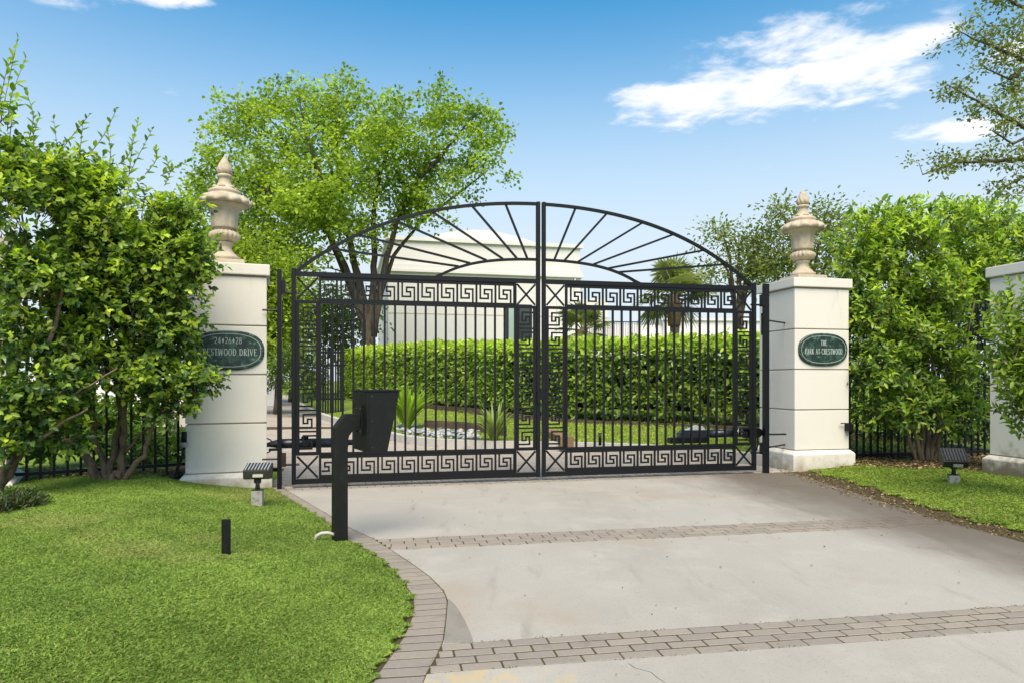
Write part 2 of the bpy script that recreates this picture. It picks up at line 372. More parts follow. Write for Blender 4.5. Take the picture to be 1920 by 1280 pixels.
def tree(name, label, base_uvd, stems, blobs, nclust, per, crad, L0, W0, dark, light, seed, bark=BARK, ybase=.3, twig_r=.03, gap=-.5, group=None, extra=None, droop=.0):
    r = np.random.default_rng(seed); b0 = Vector(base_uvd)
    o = thing(name, label, 'tree', b0, 0, group); bl = np.array(b0)
    nodes = []; trunkm = MB()
    for st in stems:
        pts = [(P3(*q[:3]) if len(q) == 4 and not isinstance(q, Vector) else q) for q in st]; rs = [q[3] for q in st]
        pts[0] = pts[0]
        fine, fr = [], []
        for i in range(len(pts)-1):
            for t in (0,.25,.5,.75):
                fine.append(pts[i].lerp(pts[i+1],t)+Vector(r.normal(size=3))*.10*rs[0]); fr.append(rs[i]*(1-t)+rs[i+1]*t)
        fine.append(pts[-1]); fr.append(rs[-1])
        MB().tube([p-b0 for p in fine], fr, 8).build('trunk' if st is stems[0] else 'limb', bark, o, True, False)
        nodes += [(p, q) for p, q in zip(fine, fr)]
    Pn = np.array([p for p,_ in nodes]); Rn = np.array([q for _,q in nodes])
    C, O = ell_points(blobs, nclust, r, .5)
    keep = vnoise(C, .9, seed) > gap; C = C[keep]
    if extra is not None: C = np.concatenate([C, extra])
    order = np.argsort(np.min(np.linalg.norm(C[:,None]-Pn[None], axis=2), axis=1)); C = C[order]
    m = MB()
    for c in C:
        d = np.linalg.norm(Pn-c, axis=1)*(1+1.2*(Pn[:,2] > c[2]+.3)); i = int(np.argmin(d))
        p = Pn[i]; r0 = min(Rn[i]*.6, twig_r); mid = (p+c)/2 + r.normal(size=3)*.12*np.linalg.norm(c-p) + np.array([0,0,.06*np.linalg.norm(c-p)])
        q1 = p*.25+mid*.75; r0 = max(r0, .008)
        m.tube([Vector(p-bl), Vector(mid-bl), Vector(c-bl)], [r0, r0*.75, r0*.4], 4, False)
        Pn = np.concatenate([Pn, [mid, (mid+c)/2, c]]); Rn = np.concatenate([Rn, [r0*.75, r0*.6, r0*.5]])
    br = m.build('branches', bark, o, True, False); tag(br, kind='stuff')
    n = len(C)*per; Pc = np.repeat(C, per, 0)
    off = r.normal(size=(n,3))*crad*np.array([1,1,.7])
    A = unit(off + r.normal(size=(n,3))*crad*.9 + np.array([0,0,-droop])); Nn = r.normal(size=(n,3))*.55 + np.array([0,0,1.])
    yc = np.repeat(np.clip(ybase+.35*r.normal(size=len(C))*.6+.2*vnoise(C,.7,seed+5),0,1), per)
    y = np.clip(yc + r.normal(size=n)*.15, 0, 1)[:,None]
    Cl = (np.array(dark)*(1-y)+np.array(light)*y)*r.uniform(.75,1.25,(n,1))
    L = L0*r.uniform(.6,1.2,n)
    cr = leaves('crown', Pc+off-bl, A, Nn, L, L*W0/L0, Cl, LEAF_T, o); tag(cr, kind='stuff')
    return o

# ------------------------------------------------------------------ the ground, driveway and lawns
LAWN = [(-.35,-1.2),(-.30,-.3),(-.20,.059),(.111,.96),(.50,2.09),(.70,2.87),(.791,3.07),(.92,3.445),(1.01,3.81),(1.065,4.125),(1.095,4.40),(1.09,4.60),(1.06,4.81),(1.008,5.04),(.944,5.24),(.897,5.38),(.845,5.543),(.70,5.95),(.42,6.5),(-.1,7.1),(-1.2,7.7),(-4,8.2),(-12,8.4)]
DRIVE = [(-.12,-.35),(-.10,.0),(.066,.464),(.521,1.835),(.696,2.378),(.892,2.845),(1.033,3.303),(1.161,3.748),(1.235,4.037),(1.285,4.35),(1.286,4.541),(1.235,4.874),(1.188,5.155),(1.131,5.349),(1.075,5.5),(1.05,5.606),(.89,6.06),(.58,6.66),(.0,7.3),(-1.15,7.9),(-4,8.4),(-12,8.6)]
RIGHT = [(6.75,-.5),(6.66,.0),(6.45,1.0),(6.22,2.0),(6.03,3.0),(5.95,3.6),(5.90,4.2),(5.98,4.8),(6.2,5.4),(6.7,6.0),(7.8,6.7),(12,7.4)]
RLAWN = [(6.92,-.3),(6.85,.5),(6.68,1.55),(6.33,2.7),(6.22,3.3),(6.17,3.9),(6.25,4.5),(6.45,5.1),(6.95,5.7),(7.9,6.4),(12,7.1)]
def fn(tab):
    ds = np.array([b for a,b in tab]); ss = np.array([a for a,b in tab]); return lambda d: np.interp(d, ds, ss)
s_lawn, s_drive, s_right, s_rlawn = fn(LAWN), fn(DRIVE), fn(RIGHT), fn(RLAWN)
def sstep(x): x = np.clip(x,0,1); return x*x*(3-2*x)
def lawn_z(s, d):
    x = s_lawn(d)-s
    return .205*sstep(x/1.7)*sstep((8.2-d)/2.6) + .012*np.sin(s*3.1+d*1.7)*np.clip(x,0,1) + .008*np.sin(s*7-d*5.3)*np.clip(x,0,1) + .01
def rlawn_z(s, d):
    x = s - s_rlawn(d); return .06*sstep(x/1.2) + .008*np.sin(s*5+d*4)*np.clip(x,0,1) + .01
def grid_mesh(name, Pg, mat_, kind='structure'):
    a, b, _ = Pg.shape; m = MB(); m.v = [tuple(p) for p in Pg.reshape(-1,3)]
    m.f = [(i*b+j, (i+1)*b+j, (i+1)*b+j+1, i*b+j+1) for i in range(a-1) for j in range(b-1)]
    o = m.build(name, mat_, None, True)
    return tag(o, kind=kind)
def sheet(name, poly, z, m, kind='structure', parent=None):
    mb = MB(); mb.add([(p[0],p[1],z) for p in poly], [tuple(range(len(poly)))])
    o = mb.build(name, m, parent)
    if parent is None: tag(o, kind=kind)
    return o
def Wp(s, d): v = W(s, d); return (v.x, v.y)
sheet('ground', [(-500,-60),(500,-60),(500,900),(-500,900)], -.09, LAWNM)
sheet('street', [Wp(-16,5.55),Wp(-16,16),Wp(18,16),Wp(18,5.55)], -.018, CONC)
# driveway: sand bed, cast slabs, brick bands
drv = sheet('driveway', [Wp(float(s_lawn(d))-.02, d) for d in np.linspace(-.35,7.0,40)] + [Wp(float(s_rlawn(d))+.25, d) for d in np.linspace(6.2,-.4,30)], -.0016, JOINT)
def slab(d0f, d1f, sl=None, name='slab', z=0.0, m=CONC, step=.1):
    """cast slab between two lines d0f(s), d1f(s) (d grows towards the street)"""
    dd = np.linspace(0,1,30); 
    def edge(sfun):
        pts = []
        for t in dd:
            d = d0f(3)*(1-t)+d1f(3)*t
            for _ in range(4):
                s = float(sfun(d)); d = d0f(s)*(1-t)+d1f(s)*t
            pts.append((s,d))
        return pts
    lft, rgt = edge(lambda d: s_drive(d)+.006), edge(lambda d: s_right(d))
    poly = [Wp(*p) for p in lft] + [Wp(*p) for p in rgt[::-1]]
    mb = MB(); mb.slab(poly, -.05, z)
    o = mb.build(name, m, drv); return o
b3 = lambda s: .17
b2a, b2b = (lambda s: 2.885+.030*(s-.95)), (lambda s: 3.262+.034*(s-.95))
b1a, b1b = (lambda s: 5.195+.041*(s-1.18)), (lambda s: 5.515+.043*(s-1.1))
mid = lambda s: 1.02+.02*s
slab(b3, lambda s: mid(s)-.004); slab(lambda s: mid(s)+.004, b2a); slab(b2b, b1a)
# street-side apron with worn yellow kerb paint
APRON = CONC.copy(); APRON.name = 'apron_concrete'
mix_region(APRON, (.50,.36,.10), (.62,.70), (0,0,0), 2.6, 1.0, .0)
def yellow(M):
    nt = M.node_tree; N = nt.nodes.new; L = nt.links.new
    b = [n for n in nt.nodes if n.type == 'BSDF_PRINCIPLED'][0]; src = b.inputs['Base Color'].links[0].from_socket
    geo = N('ShaderNodeNewGeometry'); vm = N('ShaderNodeVectorMath'); vm.operation = 'SUBTRACT'; L(geo.outputs['Position'], vm.inputs[0]); c = GP(905,1268); vm.inputs[1].default_value = c
    mp = N('ShaderNodeMapping'); mp.inputs['Rotation'].default_value = (0,0,-TH); mp.inputs['Scale'].default_value = (1.9,9.0,1); L(vm.outputs[0], mp.inputs[0])
    ln = N('ShaderNodeVectorMath'); ln.operation = 'LENGTH'; L(mp.outputs[0], ln.inputs[0])
    n = N('ShaderNodeTexNoise'); n.inputs['Scale'].default_value = 9; n.inputs['Detail'].default_value = 7; n.inputs['Roughness'].default_value = .7; L(geo.outputs['Position'], n.inputs['Vector'])
    s1 = N('ShaderNodeMath'); s1.operation = 'MULTIPLY_ADD'; L(ln.outputs['Value'], s1.inputs[0]); s1.inputs[1].default_value = -.17; L(n.outputs[0], s1.inputs[2])
    r = N('ShaderNodeMapRange'); r.inputs['From Min'].default_value = .40; r.inputs['From Max'].default_value = .52; r.inputs['To Max'].default_value = .5; L(s1.outputs[0], r.inputs['Value'])
    mx = N('ShaderNodeMix'); mx.data_type = 'RGBA'; L(r.outputs[0], mx.inputs['Factor']); L(src, mx.inputs['A']); mx.inputs['B'].default_value = (.50,.37,.15,1)
    L(mx.outputs['Result'], b.inputs['Base Color'])
yellow(APRON)
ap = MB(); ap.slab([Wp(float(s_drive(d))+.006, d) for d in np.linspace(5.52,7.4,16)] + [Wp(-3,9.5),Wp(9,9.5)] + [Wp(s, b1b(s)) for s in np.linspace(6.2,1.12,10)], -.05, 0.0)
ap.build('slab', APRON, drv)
pt = MB(); pp = [GP(u,v) for u,v in ((841,1122),(852,1132),(862,1146),(873,1166),(882,1186),(888,1204),(832,1205),(836,1170),(840,1140))]
pt.slab([(p.x,p.y) for p in pp][::-1], -.01, .003); pt.build('grey_patch', CONC_G, drv)
for ck in ([(4.6,.3),(4.75,.9),(4.7,1.5),(5.0,2.1),(5.1,2.95)],[(2.0,5.6),(2.15,6.1),(2.05,6.6)]):
    pts = []
    for a_, b_ in zip(ck, ck[1:]):
        for t in np.linspace(0,1,9,endpoint=False): pts.append((a_[0]+(b_[0]-a_[0])*t+random.gauss(0,.012), a_[1]+(b_[1]-a_[1])*t))
    mb = MB()
    for i_, (s_, d_) in enumerate(pts):
        w_ = .0013*random.uniform(.3,1.2); mb.v += [tuple(W(s_-w_,d_,.0012)), tuple(W(s_+w_,d_,.0012))]
    mb.f = [(2*i_,2*i_+1,2*i_+3,2*i_+2) for i_ in range(len(pts)-1)]; mb.build('crack', JOINT, drv)
# bricks
def brick_mesh(name, l, w, h=.05, c=.003):
    m = MB(); m.cbox(-l/2, l/2, -w/2, w/2, -h, 0, c); me = m.mesh(name); return me
def band(name, da, db, s0, s1, courses, blen=.187):
    o = thing(name, None, None, (0,0,0)); o['kind'] = 'structure'
    wid = (db(3)-da(3))/courses; me = [brick_mesh('brick', blen-.007, wid-.011) for _ in range(3)]
    for k in range(3): me[k].materials.append(BRICKM[k])
    for c in range(courses):
        s = s0 - .05 - (c%2)*blen/2 + random.uniform(-.012,.012)
        while s < s1+.15:
            sc = s+blen/2; d = da(sc)*(1-(c+.5)/courses)+db(sc)*(c+.5)/courses
            lo = float(s_drive(d))+.008; hi = float(s_right(d))
            a, b = max(s, lo), min(s+blen, hi)
            if b-a > .03:
                if b-a < blen-.005:
                    mm = brick_mesh('brick', b-a-.007, wid-.011); mm.materials.append(BRICKM[random.randrange(3)])
                else: mm = me[random.choices((0,1,2),(4,3,2))[0]]
                bo = link('brick', mm, None, o); bo.location = W((a+b)/2, d, .0006+random.uniform(-.0006,.001)); bo.rotation_euler = (random.gauss(0,.003), random.gauss(0,.003), TH-.035+random.gauss(0,.004))
            s += blen
    return o
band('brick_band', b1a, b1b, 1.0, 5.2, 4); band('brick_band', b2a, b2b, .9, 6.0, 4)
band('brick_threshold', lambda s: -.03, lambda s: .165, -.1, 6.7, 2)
# curved border of bricks set on edge across its line
bd = thing('brick_border', None, None); bd['kind'] = 'structure'
dc = [Vector((*Wp(float(s_drive(d)), d), 0)) for d in np.linspace(-.1,7.6,400)]
lc_d = np.linspace(-.05,7.5,400); lc = [Vector((*Wp(float(s_lawn(d))+.004, d), 0)) for d in lc_d]
ln_ = [0.0]
for a, b in zip(dc, dc[1:]): ln_.append(ln_[-1]+(b-a).length)
ll_ = [0.0]
for a, b in zip(lc, lc[1:]): ll_.append(ll_[-1]+(b-a).length)
def at_len(c, l, x):
    i = int(np.clip(np.searchsorted(l, x)-1, 0, len(c)-2)); t = (x-l[i])/(l[i+1]-l[i]); return c[i].lerp(c[i+1], t)
nb = int(ln_[-1]/.098)
for i in range(nb):
    f0, f1 = (i+.07)/nb, (i+.93)/nb
    q = [at_len(lc, ll_, f0*ll_[-1]), at_len(lc, ll_, f1*ll_[-1]), at_len(dc, ln_, f1*ln_[-1]), at_len(dc, ln_, f0*ln_[-1])]
    ce = sum(q, Vector())/4; dz = .0008+random.uniform(-.0006,.0012)
    m = MB(); q = [p-ce for p in q]; e = .004
    lo = [p for p in q]; hi = [p*(1-e/max(p.length,.02)) for p in q]
    m.add([(p.x,p.y,-.05) for p in q]+[(p.x,p.y,-.002) for p in q]+[(p.x,p.y,0) for p in hi], [(8,9,10,11)]+[(k,(k+1)%4,4+(k+1)%4,4+k) for k in range(4)]+[(4+k,4+(k+1)%4,8+(k+1)%4,8+k) for k in range(4)])
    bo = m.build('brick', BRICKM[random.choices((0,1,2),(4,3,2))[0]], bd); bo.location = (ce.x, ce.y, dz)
# lawns as gently mounded soil with grass on top
rows = np.linspace(-.9,8.1,60); cols = np.concatenate([np.linspace(0,2.2,20), np.linspace(2.5,9,14)])
G1 = np.array([[W(float(s_lawn(d))-c, d, float(lawn_z(s_lawn(d)-c, d))) for c in cols] for d in rows]); G1[:,0,2] = -.03
grid_mesh('front_lawn', G1, TURF)
rows = np.linspace(-1.0,6.6,50); cols = np.concatenate([np.linspace(0,1.6,14), np.linspace(1.9,9,12)])
G2 = np.array([[W(float(s_rlawn(d))+c, d, float(rlawn_z(s_rlawn(d)+c, d))) for c in cols] for d in rows]); G2[:,0,2] = -.02
grid_mesh('side_lawn', G2, TURF)
def bed_edge(s): return np.interp(s, [6.6,7.3,7.8,8.6,9.6,12], [-.6,-.25,.15,.75,1.5,2.6])
mb = MB(); ss = np.linspace(6.8,14,24)
bedP = np.array([[W(s, float(bed_edge(s))-t, float(rlawn_z(s, max(bed_edge(s)-t,-1.0)))+.012+.02*math.sin(s*4+t*6)) for t in np.linspace(-.02,3.0,14)] for s in ss]); bedP[:,0,2] -= .03
grid_mesh('planting_bed', bedP, SOIL)
bed2 = np.array([[W(s, d, .16+.05*math.sin(s*3)*.2+.015*math.sin(s*9+d*7)+.03) for d in np.linspace(-1.2,.12,10)] for s in np.linspace(-1.25,-6.5,24)])
grid_mesh('soil_strip', bed2-np.array([0,0,.03]), SOIL)

def blades(name, P, label, L0, W0, dark, light, seed, cat='grass', lean=.75):
    r = np.random.default_rng(seed); n = len(P)
    A = unit(np.array([0,0,1.])+r.normal(size=(n,3))*np.array([lean,lean,.15])); S_ = unit(np.cross(A, r.normal(size=(n,3)))); L = (L0*r.uniform(.55,1.25,n))[:,None]; w = (W0*r.uniform(.7,1.3,n))[:,None]
    bend = unit(A*np.array([1,1,0])+1e-4)*L*.35 - np.array([0,0,1.])*L*.18
    V = np.stack([P-S_*w*.5, P+S_*w*.5, P+A*L*.55+S_*w*.45, P+A*L*.55-S_*w*.45, P+A*L+bend], 1).reshape(-1,3)
    y = np.clip(.45+.30*vnoise(P,1.4,seed)+.25*vnoise(P,6.,seed+2)+r.normal(size=n)*.22,0,1)[:,None]
    C = (np.array(dark)*(1-y)+np.array(light)*y)*r.uniform(.8,1.2,(n,1)); br = r.uniform(size=n) < .02; C[br] = np.array([.30,.25,.10]); dry = np.clip((vnoise(P,1.1,seed+9)+.5*vnoise(P,3.7,seed)-.35)*1.1,0,.5)[:,None]; C = C*(1-dry)+np.array([.33,.34,.11])*dry
    b = (np.arange(n)*5)[:,None]
    tri = np.concatenate([b+np.array([[0,1,2]]), b+np.array([[0,2,3]]), b+np.array([[3,2,4]])], 1).ravel()
    me = raw_mesh(name, V, 3, tri, np.repeat(C*1.13,5,0)); o = link(name, me, GRASSM)
    return tag(o, label, cat, kind='stuff')
def scatter(n, s0, s1, d0, d1, inside, zf, r, camw=True):
    out = np.zeros((0,2))
    while len(out) < n:
        c = np.stack([r.uniform(s0,s1,n*3), r.uniform(d0,d1,n*3)], 1)
        xy = PL + c[:,:1]*DV - c[:,1:]*NV; dep = xy[:,1]
        u = np.abs(xy[:,0]/np.maximum(dep,.1))
        k = inside(c[:,0], c[:,1]) & (u < .80) & (dep > 2.3)
        if camw: k &= r.uniform(size=len(c)) < np.clip(3.2/dep, 0, 1)**1.3
        out = np.concatenate([out, c[k]])
    out = out[:n]; xy = PL + out[:,:1]*DV - out[:,1:]*NV
    return np.concatenate([xy, zf(out[:,0], out[:,1])[:,None]], 1)
r = np.random.default_rng(3)
def in_lawn(s, d):
    e = .02*np.sin(d*23)+.018*np.sin(d*41+1)+.012*np.sin(d*87)
    return (s < s_lawn(d)-.015+e) & ~((d < .10+.06*np.sin(s*9)) & (s < -1.15))
blades('front_lawn_grass', scatter(380000, -6.5,1.15,-.7,6.9, in_lawn, lawn_z, r), 'short bright green grass covering the mounded front lawn', .019, .0052, (.115,.185,.032), (.275,.39,.075), 11, 'grass', .95)
def in_rlawn(s, d):
    e = .05*np.sin(d*9)+.05*np.sin(d*21+2); return (s > s_rlawn(d)+.03+e) & (d > bed_edge(s)-.1+.08*np.sin(s*11))
blades('side_lawn_grass', scatter(85000, 6.1,11,-.9,5.5, in_rlawn, rlawn_z, r), 'short grass strip between driveway edge and shrub bed', .032, .009, (.12,.18,.028), (.29,.39,.065), 12, 'grass', .95)
def scatter_leaves(name, P, L0, cols, seed, label, cat='leaf litter', flat=.35):
    r = np.random.default_rng(seed); n = len(P); A = unit(r.normal(size=(n,3))*np.array([1,1,flat*.6])); Nn = np.array([0,0,1.])+r.normal(size=(n,3))*flat
    C = np.array(cols)[r.integers(len(cols), size=n)]*r.uniform(.7,1.3,(n,1)); L = L0*r.uniform(.5,1.2,n)
    o = leaves(name, P+np.array([0,0,.006]), A, Nn, L, L*.45, C, LITTER, None, .2); return tag(o, label, cat, kind='stuff')
BR = [(.16,.10,.05),(.24,.16,.08),(.09,.06,.04),(.30,.22,.12),(.12,.13,.04)]
zb = lambda s, d: rlawn_z(s, np.maximum(d,-1.0))+.02
scatter_leaves('bed_leaf_litter', scatter(5200, 6.95,12,-3.,2.2, lambda s,d: (d < bed_edge(s)+.15) & (d > bed_edge(s)-2.4), zb, r, False), .06, BR, 4, 'brown fallen leaves over the soil under the shrubs')
scatter_leaves('edge_leaf_litter', scatter(1500, 5.9,7.1,-.2,4.9, lambda s,d: (s > s_right(d)-.12-.1*np.abs(np.sin(d*6))) & (s < s_rlawn(d)+.08), lambda s,d: 0*s+.004, r, False), .030, BR, 5, 'dry leaf crumbs along the right driveway edge')
scatter_leaves('driveway_leaf_specks', scatter(100, 1.2,6.2,.3,6.2, lambda s,d: (s > s_drive(d)) & (s < s_right(d)), lambda s,d: 0*s+.003, r, False), .019, [(.05,.035,.02),(.12,.08,.05),(.03,.025,.02)], 6, 'small dark leaves lying scattered on the concrete')
scatter_leaves('fence_leaf_litter', scatter(1500, -6.4,-1.3,-.8,.2, lambda s,d: s < 0, lambda s,d: lawn_z(s,d)+.01, r, False), .04, BR+[(.08,.13,.03)], 8, 'fallen leaves under the fence behind the left shrub')
# moss in the joints and along the border
mp_ = []
for i in range(900):
    x = r.uniform(); l = at_len(lc, ll_, x*ll_[-1]); q = at_len(dc, ln_, x*ln_[-1])
    if r.uniform() < .55: p = q + Vector((r.normal()*.008, r.normal()*.008, 0))
    else: p = l + Vector((r.normal()*.02, r.normal()*.02, 0))
    if np.sin(x*60)+np.sin(x*143+1) > .2: mp_.append((p.x, p.y, .0))
for i in range(1500):
    s = r.uniform(.9,5.4); f = [b1a,b1b,b2a,b2b][r.integers(4)]
    if np.sin(s*9+f(0)*5)+np.sin(s*23) > .3: p = W(s, f(s)+r.normal()*.006); mp_.append((p.x,p.y,0.))
blades('joint_moss', np.array(mp_), 'moss and weeds in the paving joints', .009, .005, (.13,.11,.03), (.22,.19,.05), 13, 'moss', 1.3)

# beyond the gate: paved court, kerb, island lawn
KERB = [(1462,878),(1430,872),(1300,857),(1180,849),(1060,845),(960,843),(880,841),(799,836),(730,825),(660,803),(604,785),(566,765),(548,752)]
KP = [GP(u,v) for u,v in KERB]
court = sheet('court_bed', [Wp(-.3,-.03),Wp(6.9,-.03),Wp(12,-1),Wp(14,-9),(-4,60),(-40,60),(-40,19),(-12,15.5),(-5.2,13),(-3.3,10.5)], -.02, JOINT)
ALLB = MB(); v_ = []; f_ = []
pv = []
nrow = 0
for c in range(110):
    d = -.075-.0925*c
    for k in range(-26, 38):
        s = k*.19+(c%2)*.095
        p = W(s, d)
        if p.x/p.y < -.42 or p.x/p.y > .42: continue
        if s < -.25 - max(0,(-d-2))*1.0: continue
        pv.append((s,d))
pv = np.array(pv)
def inside_kerb(xy):
    ky = np.array([p.y for p in KP]); kx = np.array([p.x for p in KP]); o = np.argsort(kx); return xy[:,1] > np.interp(xy[:,0], kx[o], ky[o])-.02
xyc = PL + pv[:,:1]*DV - pv[:,1:]*NV; pv = pv[~inside_kerb(xyc)]
n = len(pv); hl, hw = .0915, .0425
ofs = np.array([(-hl,-hw),(hl,-hw),(hl,hw),(-hl,hw)]); Vv = []
zz = .002+r.uniform(-.003,.003,n)
for dz, sh in ((-.03,1.0),(-.003,1.0),(0,.95)):
    for o_ in ofs:
        q = pv + o_*sh; xy = PL + q[:,:1]*DV - q[:,1:]*NV; Vv.append(np.concatenate([xy, (zz+dz)[:,None]], 1))
Vv = np.stack(Vv, 1).reshape(-1,3); b = (np.arange(n)*12)[:,None]
fi = [[8,9,10,11]]+[[4+k,4+(k+1)%4,8+(k+1)%4,8+k] for k in range(4)]+[[k,(k+1)%4,4+(k+1)%4,4+k] for k in range(4)]
idx = np.concatenate([b+np.array([q]) for q in fi], 1).ravel()
PAV = mat('court_pavers', (.36,.31,.255), .9, .2, [(6,(.41,.355,.30),.4,.65,3),(1.5,(.30,.25,.20),.5,.75,5)], [(90,.15,.004)])
po = link('court_pavers', raw_mesh('court_pavers', Vv, 4, idx), PAV, court); tag(po, kind='stuff')
far = sheet('far_paving', [(-40,19.5),(-40,60),(-4,60),(-3.4,20),(-4,19)], -.012, PAV)
def kerb(name, pts, w, h, m):
    a = [Vector((p.x,p.y,0)) for p in pts]; n = len(a); L_, R_ = [], []
    for i in range(n):
        t = (a[min(i+1,n-1)]-a[max(i-1,0)]).normalized(); nn = Vector((-t.y,t.x,0)); L_.append(a[i]); R_.append(a[i]-nn*w if True else 0)
    mb = MB(); vs = [(p.x,p.y,-.05) for p in L_]+[(p.x,p.y,h) for p in L_]+[(p.x,p.y,h) for p in R_]+[(p.x,p.y,-.05) for p in R_]
    fs = []
    for i in range(n-1):
        for k in range(3): fs.append((k*n+i,k*n+i+1,(k+1)*n+i+1,(k+1)*n+i))
    fs += [(0,n,2*n,3*n),(n-1,2*n-1,3*n-1,4*n-1)]
    mb.add(vs, fs); o = mb.build(name, m); return tag(o, kind='structure')
def smooth(pts, k=6):
    out = []
    for i in range(len(pts)-1):
        p0, p1, p2, p3 = pts[max(i-1,0)], pts[i], pts[i+1], pts[min(i+2,len(pts)-1)]
        for t in np.linspace(0,1,k,endpoint=False): out.append(.5*((2*p1)+(p2-p0)*t+(2*p0-5*p1+4*p2-p3)*t*t+(3*p1-p0-3*p2+p3)*t**3))
    return out+[pts[-1]]
KS = smooth(KP)
kerb('court_kerb', KS, .16, .16, KERBM)
isl = MB(); nk = len(KS); back = [Vector((p.x*1.0+ (p.x-0)*.0, p.y+34, 0)) for p in KS]
isl_rows = []
for i, p in enumerate(KS):
    row = []
    for t in np.linspace(0,1,14):
        q = Vector((p.x,p.y+.17,0)).lerp(Vector((p.x*2.2+2,p.y+40,0)), t*t); row.append((q.x,q.y,.13+.32*sstep(np.array((q.y-p.y)/9.0)).item()))
    isl_rows.append(row)
grid_mesh('island_lawn', np.array(isl_rows), LAWNM)
def isl_z(x, y):
    kx = np.array([p.x for p in KP]); ky = np.array([p.y for p in KP]); o = np.argsort(kx); return .13+.32*sstep((y-np.interp(x, kx[o], ky[o]))/9.0)
gp = np.stack([r.uniform(-6,7,130000), r.uniform(11,26,130000)], 1); kx = np.array([p.x for p in KP]); ky = np.array([p.y for p in KP]); oo = np.argsort(kx)
dk = gp[:,1]-np.interp(gp[:,0], kx[oo], ky[oo]); gp = gp[(dk > .25) & (dk < 12)]
blades('island_grass', np.concatenate([gp, isl_z(gp[:,0],gp[:,1])[:,None]], 1)[:60000], 'sunlit grass on the island behind the gate', .05, .012, (.20,.27,.03), (.42,.50,.07), 14)

# ------------------------------------------------------------------ the gate
GW, GC = 6.106, 3.053
def arch(t): x = t-GC; return 3.54-.0762*x*x-.00339*x**4
def inner(t): x = t-GC; return 2.815-.0707*x*x-.0436*x**4
KEYT = .0200
def path_boxes(m, pts, y0, y1):
    """pts in x,z: square-cornered flat bar, every leg covering its end corner only"""
    h = KEYT/2; n = len(pts)
    for i in range(n-1):
        (a, b), (c, d) = pts[i], pts[i+1]
        if abs(a-c) > abs(b-d):
            sg = 1 if c > a else -1; x0 = a+sg*h*(1 if i else 0); x1 = c+sg*h*(1 if i < n-2 else 0)
            m.box(min(x0,x1), max(x0,x1), y0, y1, b-h, b+h)
        else:
            sg = 1 if d > b else -1; z0 = b+sg*h*(1 if i else 0); z1 = d+sg*h*(1 if i < n-2 else 0)
            m.box(a-h, a+h, y0, y1, min(z0,z1), max(z0,z1))
KH = [(.2,1.0),(.2,.23),(.615,.23),(.615,.49),(.42,.49),(.42,.74),(.81,.74),(.81,0.0)]   # key of a level run, unit square
def key_level(P, H, clip0=0.0, clip1=1.0):
    m = MB(); pts = [(x*P, z*H) for x, z in KH]
    if clip0 > 0: pts = [(max(x, clip0*P), z) for x, z in pts][1:]
    if clip1 < 1: pts = [p for p in pts[:6]] + [(clip1*P, .74*H)]
    path_boxes(m, pts, -.011, .011)
    if clip0 == 0 and clip1 == 1: m.box(P-KEYT*.6, P+KEYT*.6, -.010, .010, .0, H)
    return m
def key_upright(P, Wd):                  # the same key turned for the upright runs; x = across, z from the unit's top down
    m = MB(); pts = [(Wd*(1-(1-z)), -x*P) for x, z in KH]
    pts = [(Wd*z, -x*P) for x, z in KH]
    path_boxes(m, pts, -.011, .011)
    m.box(0, Wd, -.010, .010, -P-KEYT*.5, -P+KEYT*.5)
    return m
ZR = dict(bot=(.05,.105), bkf=(.105,.148), bkey=(.148,.345), bkf2=(.345,.387), low=(.387,.416), mid=(2.187,2.222), tkf=(2.222,2.249), tkey=(2.249,2.468), tkf2=(2.468,2.508), top=(2.508,2.563))
